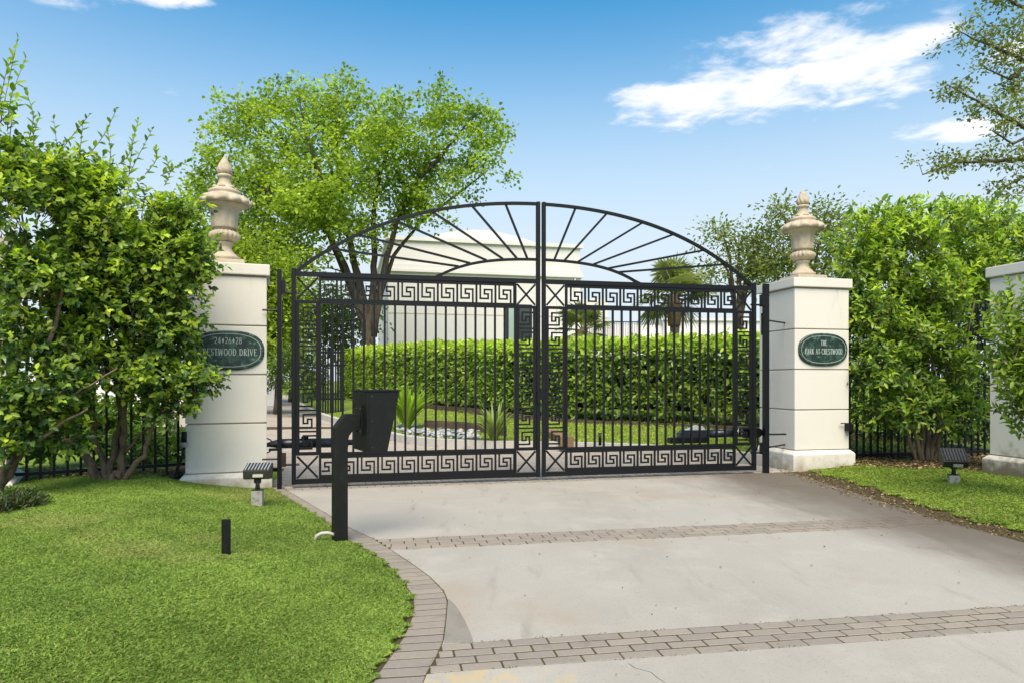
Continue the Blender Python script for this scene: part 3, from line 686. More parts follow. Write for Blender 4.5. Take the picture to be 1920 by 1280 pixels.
def gate_leaf(label, x_off, left):
    """x runs 0 (hinge end of the left leaf) .. 3.04 in both leaves"""
    o = thing('gate_leaf', label, 'gate', W(x_off, 0), TH)
    LW = 3.04; T = x_off
    def P(name, m, mat_=IRON, par=None): return m.build(name, mat_, par or o)
    zt = lambda x: arch(T+x)
    hingeL = left
    for a, b in ((0,.048),(LW-.050,LW)):
        meet = (a > 1) == left
        top = 3.552 if meet else 2.60
        P('stile', MB().cbox(a, b, -.027, .027, .045, top, .004))
    for a, b in ((.311,.338),(LW-.338,LW-.311)): P('inner_stile', MB().box(a, b, -.022, .022, .105, 2.508))
    P('top_rail', MB().box(.048, LW-.050, -.025, .025, *ZR['top'])); P('bottom_rail', MB().box(.048, LW-.050, -.025, .025, *ZR['bot']))
    for k in ('mid','low'):
        z0, z1 = ZR[k]; m = MB().box(.338, LW-.338, -.019, .019, z0, z1); P('rail', m)
        for a, b in ((.048,.311),(LW-.311,LW-.050)): P('rail', MB().box(a, b, -.019, .019, z0, z1))
    for k in ('bkf','bkf2','tkf','tkf2'):
        z0, z1 = ZR[k]; P('key_frame', MB().box(.338, LW-.338, -.014, .014, z0, z1))
    zk0, zk1 = ZR['low'][1], ZR['mid'][0]
    for a, b in ((.048,.088),(.278,.311),(LW-.311,LW-.278),(LW-.090,LW-.050)): P('key_frame', MB().box(a, b, -.015, .015, zk0, zk1))
    # level Greek keys
    X0, X1 = .338, LW-.338; pitch = .2425
    for zk in ('bkey','tkey'):
        z0, z1 = ZR[zk]; nf = 9
        me = key_level(pitch, z1-z0).mesh('greek_key'); me.materials.append(IRON)
        rest = (X1-X0)-nf*pitch
        if left:
            for i in range(nf):
                k = link('greek_key', me, None, o); k.location = (X1-(nf-i)*pitch, 0, z0)
            m = key_level(pitch, z1-z0, 1-rest/pitch+.02); k = P('greek_key', m); k.location = (X1-(nf+1)*pitch, 0, z0)
            m = MB().box(-KEYT*.6, KEYT*.6, -.010, .010, 0, z1-z0); k = P('key_divider', m); k.location = (X1-nf*pitch, 0, z0)
        else:
            for i in range(nf):
                k = link('greek_key', me, None, o); k.location = (X0+i*pitch, 0, z0)
            m = key_level(pitch, z1-z0, 0, rest/pitch); k = P('greek_key', m); k.location = (X0+nf*pitch, 0, z0)
    P7 = (zk1-zk0)/7
    me = key_upright(P7, .190).mesh('greek_key'); me.materials.append(IRON)
    for xb in (.088, LW-.278):
        for i in range(7):
            k = link('greek_key', me, None, o); k.location = (xb, 0, zk1-i*P7)
    # crossed bars in the four corners
    for xa, xb in ((.048,.311),(LW-.311,LW-.050)):
        for za, zb_ in ((ZR['bot'][1],ZR['low'][0]),(ZR['mid'][1],ZR['top'][0])):
            cx, cz = (xa+xb)/2, (za+zb_)/2; l = math.hypot(xb-xa, zb_-za); u = ((xb-xa)/l, (zb_-za)/l); e = .012
            P('cross_bar', MB().strip([(xa+e,za+e),(xb-e,zb_-e)], .024, -.013, .002)); P('cross_bar', MB().strip([(xa+e,zb_-e),(xb-e,za+e)], .024, .003, .016))
    # pickets
    pk = MB().box(-.0125,.0125,-.0125,.0125,0,ZR['mid'][0]-ZR['low'][1]).mesh('picket'); pk.materials.append(IRON)
    for i in range(18):
        k = link('picket', pk, None, o); k.location = (.338+(LW-.676)*(i+1)/19, 0, ZR['low'][1])
    # sunburst head
    xs = np.linspace(.03, LW-.05, 30) if left else np.linspace(.05, LW-.03, 30)
    P('arch', MB().strip([(x, zt(x)-.014) for x in xs], .036, -.021, .021), par=o)
    xi = (1.70, 2.99) if left else (.05, 1.34)
    P('inner_arch', MB().strip([(x, max(inner(T+x), 2.55)) for x in np.linspace(xi[0], xi[1], 18)], .032, -.018, .018))
    for a, b in ((2.585,1.06),(2.27,.915),(1.824,.707),(1.382,.497),(.886,.316),(.46,.18)):
        sg = -1 if left else 1; ta, tb = GC+sg*a-T, GC+sg*b-T
        P('sun_ray', MB().strip([(ta, zt(ta)-.03),(tb, inner(T+tb)+.012)], .026, -.012, .012))
    if not left:
        m = MB().box(-.035,.012,-.045,-.028,1.03,1.16); P('latch_plate', m)
    else:
        m = MB().box(LW-.045,LW-.005,-.046,-.028,.98,1.14); P('latch_plate', m)
    return o
gate_leaf('black iron gate leaf beside the numbered marble plaque pillar', 0.0, True)
gate_leaf('black iron gate leaf beside the THE PARK plaque pillar', 3.066, False)
def gate_post(label, s0, s1, top, side):
    o = thing('gate_post', label, 'gate post', W((s0+s1)/2, 0), TH, 'hinge posts of the gate'); w = (s1-s0)/2
    MB().cbox(-w, w, -.04, .04, -.03, top, .004).build('post', IRON, o)
    for z in (2.36, .33):
        hx = side*w
        MB().box(min(hx,hx+side*.045), max(hx,hx+side*.045), -.036, .036, z-.07, z+.09).build('hinge_block', RUST if (z < 1 and side > 0) else IRON, o)
        MB().tube([(hx+side*.04,0,z-.05),(hx+side*.20,0,z-.05)], .013, 8).build('hinge_pin', IRON, o)
    far_ = -side*(.17 if side > 0 else .50)
    for z in (2.10, .35):
        MB().tube([(-hx,.0,z),(-hx+far_,.0 if side > 0 else .34,z)], .012, 6).build('wall_tie', IRON, o)
    MB().box(*sorted((-side*w*1.0, side*w*1.25)), .041, .052, 1.9, 2.2).build('back_plate', IRON, o)
    return o
gate_post('black square hinge post beside the pillar with CRESTWOOD DRIVE plaque', -.161, -.112, 2.58, 1)
gate_post('black square hinge post beside the pillar with THE PARK plaque', 6.232, 6.296, 2.60, -1)
# swing operators
o = thing('gate_operator', 'navy tube gate operator with wire loop behind the numbered-side leaf', 'gate opener', W(.35,-.13,.0), TH)
MB().tube([(-.66,0,.505),(-.60,0,.515),(-.50,0,.52),(.30,0,.52)], [.02,.035,.058,.058], 14).build('ram_body', NAVY, o, True)
MB().tube([(.30,0,.52),(.62,0,.52)], .035, 12).build('ram_tube', NAVY, o, True)
MB().box(.55,.75,-.05,.05,.44,.53).build('bracket', IRON, o); MB().box(-.25,-.17,-.03,.03,.575,.60).build('release_lug', IRON, o)
MB().tube([(-.62+.11*math.cos(a)-.06, -.02+.02*math.sin(a*2), .50+.09*math.sin(a)) for a in np.linspace(.3,5.6,20)], .0075, 6).build('wire_loop', IRON, o, True)
MB().box(-.62,-.48,-.05,.05,.44,.463).build('mount_arm', IRON, o)
o = thing('gate_operator', 'gate operator with peaked housing behind the THE PARK side leaf', 'gate opener', W(5.30,-.13,0), TH)
MB().box(-.42,.14,-.06,.05,.425,.50).build('base_plate', IRON, o)
MB().prism([(-.28,.50),(.12,.50),(.16,.56),(.12,.60),(-.22,.60),(-.28,.56)],-.055,.055).build('housing', NAVY, o)
MB().prism([(-.17,.601),(.10,.601),(.06,.655),(-.02,.665)],-.04,.04).build('hood', LENS, o)
MB().tube([(.14,0,.545),(.72,0,.545)], .055, 14).build('ram_tube', NAVY, o, True)
MB().tube([(.55,-.0,.56),(.66,-.0,.56)], .062, 14).build('collar', CHROME, o, True)
MB().prism([(.70,.48),(.92,.48),(1.0,.54),(.95,.60),(.84,.63),(.70,.62)],-.04,.04).build('pivot_bracket', IRON, o)
MB().tube([(.92,0,.52),(1.35,-.02,.52)], .014, 6).build('mount_arm', IRON, o)
MB().tube([(.93,.03,.50),(.95,.03,.40),(.92,.03,.30),(.86,.02,.22)], .010, 6).build('cable', IRON, o, True)

# ------------------------------------------------------------------ pillars, urns, plaques
def pillar(label, corner, rz, zoff=0.0, size=.877, ST=None):
    ST = ST or STUCCO
    """corner: world x,y of the front left corner of the shaft; x along the front, y to the back"""
    o = thing('gate_pillar', label, 'pillar', (corner[0], corner[1], zoff), rz, 'cream stucco pillars')
    s = size
    zc = [.287,.859,1.43,2.0,2.578]
    m = MB(); e = .062
    q = lambda k: [(-k,-k),(s+k,-k),(s+k,s+k),(-k,s+k)]
    vs = [(a,b,z) for k, z in ((e,-.35),(e,.235),(.012,.284)) for a,b in q(k)]
    m.add(vs, [(3,2,1,0),(8,9,10,11)]+[(r_*4+i, r_*4+(i+1)%4, (r_+1)*4+(i+1)%4, (r_+1)*4+i) for r_ in range(2) for i in range(4)])
    b = m.build('plinth', ST, o); bev(b, .012)
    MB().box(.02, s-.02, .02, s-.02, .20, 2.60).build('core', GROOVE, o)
    for i in range(4):
        c = MB().box(0, s, 0, s, zc[i]+.008, zc[i+1]-.008).build('course', ST, o); bev(c, .007)
    c = MB().box(-.036, s+.036, -.036, s+.036, 2.592, 2.724).build('cap', ST, o); bev(c, .012)
    return o
def bev(o, w, seg=2):
    bm = bmesh.new(); bm.from_mesh(o.data); bmesh.ops.bevel(bm, geom=list(bm.edges), offset=w, segments=seg, profile=.6, affect='EDGES', clamp_overlap=True); bm.to_mesh(o.data); bm.free()
LTH = math.radians(19.6)
LC = np.array([-2.905, 8.15]) - .877*np.array([math.cos(LTH), math.sin(LTH)])
RC = np.array([3.99, 9.71])
pl_l = pillar('cream stucco pillar with green oval plaque reading CRESTWOOD DRIVE', LC, LTH, -.085)
pl_r = pillar('cream stucco pillar with green oval plaque reading THE PARK', RC, TH)
FRC = np.array([6.25, 9.0]) + .877*np.array([math.sin(TH), -math.cos(TH)])
pillar('weathered cream pillar without plaque at the far side of the shrub bed', FRC, TH, .02, .877, STUCCO_W)
FA = math.radians(29); FLp = P3(12,712,6.95); FLC = np.array([FLp.x, FLp.y]) - .877*np.array([math.cos(FA), math.sin(FA)])
pillar('cream pillar behind the leaning trunks of the tall shrub', FLC, FA, .0)
def urn(label, x, y, z, rz):
    o = thing('stone_urn', label, 'urn', (x,y,z), rz, 'stone urns on the gate pillars')
    c = MB().box(-.235,.235,-.235,.235,0,.085).build('plinth', URN_M, o); bev(c, .01)
    k = .001363; Z = lambda yy: .085+(1045-yy)*k
    lathe([(.175,Z(1045)),(.178,Z(1030)),(.182,Z(1020)),(.178,Z(1008)),(.150,Z(1000)),(.142,Z(985)),(.105,Z(965)),(.082,Z(930)),(.080,Z(905)),(.098,Z(893)),(.103,Z(882)),(.096,Z(872)),(.085,Z(868))], 48).build('foot', URN_M, o, True)
    lathe([(.085,Z(868))]+[(.17*math.sin(math.pi*(.18+.64*t))**.75, Z(866-100*t), 0.22*math.sin(math.pi*t)**.5, 18, 0) for t in np.linspace(0,1,12)]+[(.138,Z(764)),(.130,Z(760))], 108).build('gadrooned_bowl', URN_M, o, True)
    lathe([(.130,Z(760)),(.146,Z(755),.0),(.150,Z(742),.05,8),(.150,Z(690),.09,8),(.153,Z(640),.09,8),(.165,Z(595),.08,8),(.185,Z(568),.05,8),(.225,Z(553)),(.285,Z(543))], 80).build('fluted_body', URN_M, o, True)
    lathe([(.285,Z(543)),(.300,Z(533),.06,12),(.305,Z(520),.10,12),(.298,Z(506),.14,12),(.278,Z(488),.15,12),(.245,Z(470),.14,12),(.205,Z(456),.06,12),(.178,Z(450)),(.182,Z(440)),(.188,Z(432)),(.186,Z(416)),(.170,Z(410)),(.150,Z(404),.05,6),(.125,Z(392),.06,6),(.100,Z(378),.03,6),(.078,Z(350)),(.070,Z(325)),(.070,Z(303)),(.080,Z(298)),(.090,Z(290)),(.090,Z(277)),(.075,Z(268))], 112).build('scalloped_lid', URN_M, o, True)
    for i in range(6):
        a = i*math.pi/3+.3; m = MB(); m.tube([(.12*math.cos(a+t*.32),.12*math.sin(a+t*.32), Z(400)+.022-.012*abs(t)) for t in np.linspace(-1,1,7)], [.012,.02,.024,.021,.024,.02,.012], 8); m.build('lid_scroll', URN_M, o, True)
    lathe([(.060,Z(268),.1,9,0),(.082,Z(250),.22,9,.1),(.086,Z(228),.28,9,.25),(.078,Z(200),.32,9,.45),(.060,Z(172),.34,9,.7),(.040,Z(145),.34,9,.95),(.022,Z(118),.3,9,1.2),(.010,Z(100)),(.003,Z(86))], 90).build('flame_finial', URN_M, o, True)
    return o
rc = RC + .4385*DV + .4385*NV
urn('carved stone urn with flame finial on the THE PARK pillar', rc[0], rc[1], 2.724, TH)
lcx = LC + .4385*np.array([math.cos(LTH), math.sin(LTH)]) + .4385*np.array([-math.sin(LTH), math.cos(LTH)])
urn('carved stone urn with flame finial on the CRESTWOOD DRIVE pillar', lcx[0]-.05, lcx[1], 2.639, LTH)
# lettering drawn as broad strokes with serifs; glyph: width, strokes [(points, stroke width)]
def arc(cx, cz, rx, rz, a0, a1, n=14): return [(cx+rx*math.cos(math.radians(a)), cz+rz*math.sin(math.radians(a))) for a in np.linspace(a0,a1,n)]
TK, TN = .115, .055
sf = lambda x, z, w=.13: ([(x-w,z),(x+w,z)], .05)
GLY = {
 'T': (.58, [([(.29,0),(.29,1)],TK),([(.02,.975),(.56,.975)],.055),sf(.29,.02),([(.04,.83),(.04,1)],.05),([(.54,.83),(.54,1)],.05)]),
 'H': (.66, [([(.13,0),(.13,1)],TK),([(.53,0),(.53,1)],TK),([(.13,.52),(.53,.52)],TN),sf(.13,.02),sf(.53,.02),sf(.13,.98),sf(.53,.98)]),
 'E': (.56, [([(.13,0),(.13,1)],TK),([(.03,.975),(.52,.975)],TN),([(.13,.52),(.42,.52)],TN),([(.03,.025),(.54,.025)],TN),([(.51,.83),(.51,1)],.05),([(.53,0),(.53,.17)],.05)]),
 'P': (.56, [([(.13,0),(.13,1)],TK),(arc(.27,.74,.22,.235,90,-90),.09),([(.03,.975),(.27,.975)],TN),([(.13,.50),(.27,.50)],TN),sf(.13,.02)]),
 'A': (.66, [([(.10,0),(.33,1)],TN),([(.33,1),(.56,0)],TK),([(.18,.33),(.48,.33)],TN),sf(.10,.02,.1),sf(.56,.02,.1)]),
 'R': (.62, [([(.13,0),(.13,1)],TK),(arc(.26,.75,.21,.225,90,-90),.09),([(.03,.975),(.26,.975)],TN),([(.13,.52),(.26,.52)],TN),([(.28,.52),(.55,0)],TK),sf(.13,.02),sf(.57,.02,.07)]),
 'K': (.64, [([(.13,0),(.13,1)],TK),([(.13,.42),(.52,1)],TN),([(.26,.58),(.55,0)],TK),sf(.13,.02),sf(.13,.98),sf(.57,.02,.07),sf(.52,.98,.09)]),
 'C': (.62, [(arc(.34,.5,.28,.485,48,312,20),.09),([(.53,.72),(.53,.98)],.05),([(.53,.02),(.53,.24)],.04)]),
 'S': (.50, [(arc(.25,.735,.18,.24,40,240,14)+arc(.25,.265,.19,.24,60,-140,14),.095),([(.41,.76),(.41,.98)],.05),([(.08,.02),(.08,.25)],.05)]),
 'W': (.92, [([(.08,1),(.28,0)],TK),([(.28,0),(.46,.95)],TN),([(.46,.95),(.64,0)],TK),([(.64,0),(.84,1)],TN),sf(.08,.98,.09),sf(.84,.98,.08)]),
 'O': (.66, [(arc(.33,.5,.27,.485,0,360,28),.095)]),
 'D': (.66, [([(.13,0),(.13,1)],TK),(arc(.26,.5,.32,.475,90,-90,18),.095),([(.03,.975),(.26,.975)],TN),([(.03,.025),(.26,.025)],TN)]),
 'I': (.28, [([(.14,0),(.14,1)],TK),sf(.14,.02),sf(.14,.98)]),
 'V': (.64, [([(.08,1),(.32,0)],TK),([(.32,0),(.56,1)],TN),sf(.08,.98,.09),sf(.56,.98,.08)]),
 '2': (.52, [(arc(.25,.73,.19,.25,165,-35,14)+[(.06,.03)],.085),([(.05,.04),(.47,.04)],.08)]),
 '4': (.56, [([(.38,0),(.38,1)],TK),([(.38,.97),(.04,.30)],TN),([(.04,.29),(.54,.29)],.07),sf(.38,.02,.1)]),
 '6': (.52, [(arc(.26,.30,.20,.28,0,360,20),.08),([(.07,.32),(.10,.58),(.22,.82),(.42,.98)],.075)]),
 '8': (.52, [(arc(.26,.27,.20,.25,0,360,20),.08),(arc(.26,.75,.16,.22,0,360,18),.075)]),
 ' ': (.34, []), '*': (.62, [])}
def lettering(text, h, xscale, cx, z, parent):
    m = MB(); gap = .10; wid = sum(GLY[c][0]+gap for c in text)-gap; x = cx-wid*h*xscale/2; lay = 0
    for c in text:
        g = GLY[c]
        for pts, w in g[1]:
            m.strip([(x+a*h*xscale, z+b*h) for a, b in pts], w*h, -.0020-.00012*(lay%6), .0); lay += 1
        if c == '*': m.prism([(x+.31*h*xscale, z+.02*h),(x+.50*h*xscale, z+.48*h),(x+.31*h*xscale, z+.94*h),(x+.12*h*xscale, z+.48*h)], -.002, 0)
        x += (g[0]+gap)*h*xscale
    o = m.build('lettering', LETTER, parent, False, False); return o
def plaque(label, origin, rz, lines, zoff):
    o = thing('oval_plaque', label, 'plaque', origin, rz, None)
    a, b, e = .395, .230, 2.45
    def sup(k): return [(math.copysign(abs(math.cos(t))**(2/e), math.cos(t))*(a-k), math.copysign(abs(math.sin(t))**(2/e), math.sin(t))*(b-k)) for t in np.linspace(0,2*math.pi,72,endpoint=False)]
    m = MB(); n = 72
    rings = [(0,0.0),(0,-.018),(.012,-.028)]
    for k, y in rings: m.v += [(p[0],y,p[1]) for p in sup(k)]
    for r_ in range(2):
        for i in range(n): m.f.append((r_*n+i, r_*n+(i+1)%n, (r_+1)*n+(i+1)%n, (r_+1)*n+i))
    m.f.append(tuple(range(2*n,3*n)))
    m.build('marble_slab', MARBLE, o)
    pts = sup(.036); m = MB(); p2 = sup(.042)
    m.v = [(p[0],-.0295,p[1]) for p in pts]+[(p[0],-.0295,p[1]) for p in p2]; m.f = [(i,(i+1)%n,n+(i+1)%n,n+i) for i in range(n)]
    m.build('border_line', LETTER, o)
    for text, h, xs, z in lines:
        t = lettering(text, h, xs, 0, z, o); t.location.y = -.0285
    return o
fx = RC + .445*DV - .001*NV
plaque('green marble oval plaque lettered THE PARK AT CRESTWOOD', (fx[0], fx[1], 1.712), TH, [('THE', .075, .62, .055), ('PARK AT CRESTWOOD', .078, .66, -.065)], 0)
fl = LC + .455*np.array([math.cos(LTH), math.sin(LTH)]) - .001*np.array([-math.sin(LTH), math.cos(LTH)])
plaque('chipped green marble oval plaque lettered 24 26 28 CRESTWOOD DRIVE', (fl[0], fl[1], 1.625), LTH, [('24*26*28', .072, .80, .075), ('CRESTWOOD DRIVE', .078, .78, -.060)], 0)

# ------------------------------------------------------------------ call box, ground lights, small fittings
cb = GP(637,1006,.04); CA = math.radians(29)
o = thing('call_box', 'black call box on a gooseneck post at the lawn edge', 'call box', cb, CA)
w = .052
prof = [(-w,-.05),(w,-.05),(w,.76),(.062,.80),(.095,.845),(.12,.866),(.150,.87),(.150,.972),(.035,.972),(-w,.862)]
g = MB().prism(prof, -w, w).build('gooseneck_post', IRON_G, o); bev(g, .004)
MB().box(.150,.163,-.075,.075,.80,1.04).build('mount_plate', IRON_G, o)
bx0 = .164; wd = .19
m = MB(); bot, top = .675, 1.150; lb, lt = .165, .265
m.add([(bx0,-wd,bot),(bx0+lb,-wd,bot),(bx0+lb,wd,bot),(bx0,wd,bot),(bx0,-wd,top),(bx0+lt,-wd,top),(bx0+lt,wd,top),(bx0,wd,top)], [(0,3,2,1),(4,5,6,7),(0,1,5,4),(1,2,6,5),(2,3,7,6),(3,0,4,7)])
hb = m.build('housing', IRON_G, o); bev(hb, .006)
MB().box(bx0-.004,bx0+lt+.012,-wd-.006,wd+.006,top+.0005,top+.012).build('lid', IRON, o)
MB().box(bx0+.012,bx0+.018,-wd-.0025,-wd+.001,bot+.01,top-.01).build('seam', IRON, o)
for zz_ in (.715,.92,1.115):
    sc_ = MB().tube([(bx0+.04,-wd-.004,zz_),(bx0+.04,-wd+.002,zz_)], .006, 8).build('screw', LAMP, o)
for yy_, zz_ in ((-.055,.83),(.055,.83),(-.055,1.01),(.055,1.01)): MB().tube([(.144,yy_,zz_),(.151,yy_,zz_)], .008, 6).build('bolt', LAMP, o)
m = MB(); dx = (lt-lb)/(top-bot); q = lambda y, z: (bx0+lb+dx*(z-bot)+.002, y, z)
m.add([q(-.13,.80),q(.13,.80),q(.13,1.08),q(-.13,1.08)], [(0,1,2,3)]); m.build('keypad_panel', GALV, o)
tag(MB().tube([cb+Vector(p) for p in ((-.02,-.03,.02),(-.08,-.05,.045),(-.13,-.055,.042),(-.165,-.06,.025),(-.18,-.06,-.02))], .014, 10).build('conduit', PIPE, None, True), 'bent white conduit at the foot of the call box post', 'pipe')
st = GP(424,1036,.15); o = tag(MB().cbox(-.027,.027,-.012,.012,-.05,.222,.003).build('stake', IRON_G), 'short dark flat stake standing alone in the front lawn', 'stake'); o.location = st
def flood(label, loc, rz, tilt, bz, lens_up, scale=1.0):
    o = thing('floodlight', label, 'floodlight', loc, rz, 'ground floodlights'); o.scale = (scale,)*3
    c = MB().box(-.052,.052,-.04,.04,-.05,.105).build('junction_box', GALV, o); bev(c, .006)
    MB().box(-.054,.054,-.042,.042,.1055,.112).build('box_lid', LAMP, o)
    MB().tube([(0,0,.11),(0,0,.165),(0,.005,.20)], [.024,.02,.026], 12).build('swivel', LAMP, o, True)
    MB().tube([(-.03,0,.20),(.03,0,.20)], .028, 12).build('knuckle', LAMP, o, True)
    h = bpy.data.objects.new('head', None)
    m = MB(); W_ = .125
    prof = [(-.055,.0),(.075,-.005),(.105,.03),(.115,.155),(-.075,.085)]
    n = len(prof)
    m.add([(-W_,y,z) for y,z in prof]+[(W_,y,z) for y,z in prof], [tuple(range(n)), tuple(range(2*n-1,n-1,-1))]+[(i,n+i,n+(i+1)%n,(i+1)%n) for i in range(n)])
    hd = m.build('head', LAMP, o); bev(hd, .008); hd.location = (0,.0,.215); hd.rotation_euler = (tilt, 0, 0)
    t0, t1 = Vector((0,-.075,.085)), Vector((0,.115,.155)); d = (t1-t0).normalized(); nn = Vector((0,-d.z,d.y))
    L_ = (t1-t0).length
    g = MB(); a, b = t0+d*.018+nn*.004, t1-d*.018+nn*.004
    g.add([(-W_+.02,a.y,a.z),(W_-.02,a.y,a.z),(W_-.02,b.y,b.z),(-W_+.02,b.y,b.z)], [(0,1,2,3)]); g.build('lens', DARK, hd)
    for i in range(8):
        x = -W_+.02+(2*W_-.04)*i/7; g = MB(); a, b = t0+d*.01+nn*.006, t1-d*.01+nn*.006
        g.tube([(x,a.y,a.z),(x,b.y,b.z)], .0055, 4); g.build('louvre_bar', LENS if lens_up else LAMP, hd)
    g = MB().box(-.03,.065,-.0795,-.068,.02,.05); k = g.build('sticker', STICK, hd); k.rotation_euler = (0,0,0); k.location = (0,.0,.0)
    return o
flood('square floodlight with louvred top on the lawn beside the hinge post', GP(483,938,.10), math.radians(8), math.radians(-4), 0, True, 1.0)
flood('ribbed floodlight tilted on a small box in the grass by the shrub bed', GP(1788,907,.06), math.radians(-14), math.radians(24), 0, False, 1.05)
# sensor on the right pillar, photocell and cable on the left pillar
p = P3(1590,800,9.93); o = thing('gate_sensor', 'small black sensor on a bracket low on the THE PARK pillar', 'sensor', (p.x-.02,p.y-.09,p.z), TH)
MB().box(-.14,.03,-.005,.012,.055,.068).build('bracket', IRON, o); MB().box(-.045,.03,-.045,.05,-.05,.054).build('sensor_box', IRON, o)
p = P3(349,808,7.82); o = thing('photocell', 'black photocell on a curved cable at the numbered plaque pillar corner', 'sensor', (p.x,p.y-.05,.0), LTH)
MB().tube([(0,0,.58),(0,0,.70)], .03, 14).build('sensor_head', IRON, o, True); MB().tube([(0,0,.525),(0,0,.58)], .042, 14).build('grey_collar', GALV, o, True)
MB().tube([(0,0,.53),(-.005,0,.47),(-.03,.0,.38),(-.07,.01,.28),(-.10,.02,.16),(-.12,.02,.08)], .017, 8).build('cable', IRON, o, True)
# perimeter fences
def fence(label, a, b, z0, ztop, keyed, pitch=.123):
    a, b = Vector((*a,0)), Vector((*b,0)); L_ = (b-a).length; o = thing('iron_fence', label, 'fence', (a.x,a.y,z0), math.atan2(b.y-a.y,b.x-a.x))
    for z, h in ((.10,.035),(ztop-.32,.03),(ztop,.05)): MB().box(0,L_,-.018,.018,z,z+h).build('rail', IRON, o)
    pk = MB().box(-.0125,.0125,-.0125,.0125,-.12,ztop-.32).mesh('picket'); pk.materials.append(IRON)
    n = int(L_/pitch)
    for i in range(n+1):
        k = link('picket', pk, None, o); k.location = (i*L_/n,0,0)
    if keyed:
        me = key_level(.2425, .287).mesh('greek_key'); me.materials.append(IRON)
        for i in range(int(L_/.2425)):
            k = link('greek_key', me, None, o); k.location = (i*.2425,0,ztop-.2895)
    return o
e0 = LC + .45*np.array([-math.sin(LTH), math.cos(LTH)]); e1 = np.array([FLp.x, FLp.y]) + .40*np.array([-math.sin(FA), math.cos(FA)])
fence('black picket fence behind the multi-stemmed shrub', e1, e0, .16, 2.3, False, .118)
e0 = RC + .877*DV + .45*NV; e1 = e0 + 4.2*DV
fence('black picket fence with key pattern behind the leafy shrub bed', e0, e1, .03, 2.55, True)

# ------------------------------------------------------------------ buildings beyond the court
# white house: oriented nearly parallel to the gate
BA = math.radians(13.5); bo_ = P3(728,712,42.0); BO = Vector((bo_.x, bo_.y, .2))
ho = thing('white_house', 'tall white rendered house with curved parapet behind the hedge', 'house', BO, BA)
bw = 10.6; ho.scale = (1.167,1.167,1.167)
def hz(v, y=36.0): return CAM_H+(HOR-v)/F_PX*y-.2
MB().box(0, bw, 0, 12, -.5, 6.6).build('wall', WHITE, ho)
MB().box(-.14, bw+.14, -.14, 12.14, 6.6, 6.74).build('string_course', WHITE, ho)
MB().box(-.07, bw+.07, -.07, 12.07, 6.74, 7.0).build('frieze', WHITE, ho)
MB().box(.02, bw-.02, .02, 11.98, 7.0, 8.25).build('upper_wall', WHITE, ho)
MB().box(-.12, bw+.12, -.12, 12.12, 8.25, 8.46).build('cornice', WHITE, ho)
m = MB(); cs = [(x, 8.46+.62*math.cos((x-5.0)/3.3*math.pi/2)) for x in np.linspace(1.7,8.3,22)]
m.prism([(1.7,8.461)]+[(8.3,8.461)]+cs[::-1][1:-1], .35, 9.0); m.build('curved_roof', WHITE, ho)
MB().tube([(bw-.35,-.06,-.3),(bw-.35,-.06,6.55)], .055, 8).build('downpipe', WHITE, ho)
for z_ in (2.2, 4.4): MB().box(.0, bw, -.012, -.002, z_, z_+.035).build('wall_joint', GROOVE, ho)
# side wing shown left of the corner
wx0, wx1, wz0, wz1 = (953-728)/F_PX*37.0*.985, (1000-728)/F_PX*37.2*.985, .3, hz(578,37.5)
win = MB().box(wx0-.05, wx1+.05, -.06, -.004, wz0, wz1+.06).build('window', DARK, ho)
MB().box(wx0+.10, wx0+.62, -.075, -.061, wz0+.05, wz1-.05).build('pane', GLASS, win); MB().box(wx0+.72, wx1-.10, -.075, -.061, wz0+.05, wz1-.05).build('pane', mat('dark_glass', (.03,.04,.045), .08, .8), win)
# lower white house to the right with a balcony
q = P3(1045,712,44.0); h2 = thing('white_house', 'low white house with a balcony railing behind the palms', 'house', (q.x,q.y,.2), math.radians(6))
MB().box(0, 17, 0, 9, -.5, 3.6).build('wall', WHITE, h2); MB().box(-.15, 17.15, -.15, 9.1, 3.6, 3.75).build('string_course', WHITE, h2)
MB().box(.05, 3.4, .4, 8.9, 3.75, 6.3).build('upper_wall', WHITE, h2); MB().box(7.2, 16.9, .6, 8.9, 3.75, 5.0).build('upper_wall', WHITE, h2); MB().box(7.0, 17.1, .45, 9.0, 5.0, 5.15).build('eave', WHITE, h2)
MB().box(3.41, 7.19, .9, 8.8, 3.75, 4.7).build('back_wall', WHITE, h2)
for x in (8.2, 10.4, 13.2):
    wv = MB().box(x, x+1.3, -.05, -.004, 1.4, 2.9).build('window', DARK, h2); MB().box(x+.08, x+1.22, -.06, -.051, 1.48, 2.82).build('pane', GLASS, wv)
rl = MB().box(1.6, 5.4, -.10, -.04, 4.78, 4.84).build('balcony_rail', IRON, h2)
bl_ = MB().box(-.012,.012,-.085,-.055,3.76,4.78).mesh('baluster'); bl_.materials.append(IRON)
for i in range(26):
    k = link('baluster', bl_, None, rl); k.location = (1.65+i*.148,0,0)
# far white wall glimpsed left of the gate
q = P3(300,712,34); wl = thing('white_wall', 'low white garden wall far across the left lawn', 'wall', (q.x,q.y,0), .12)
MB().box(-10, 5.6, 0, .25, -.3, 1.5).build('wall_panel', WHITE, wl); MB().box(-10.05, 5.65, -.05, .30, 1.5, 1.6).build('coping', WHITE, wl)

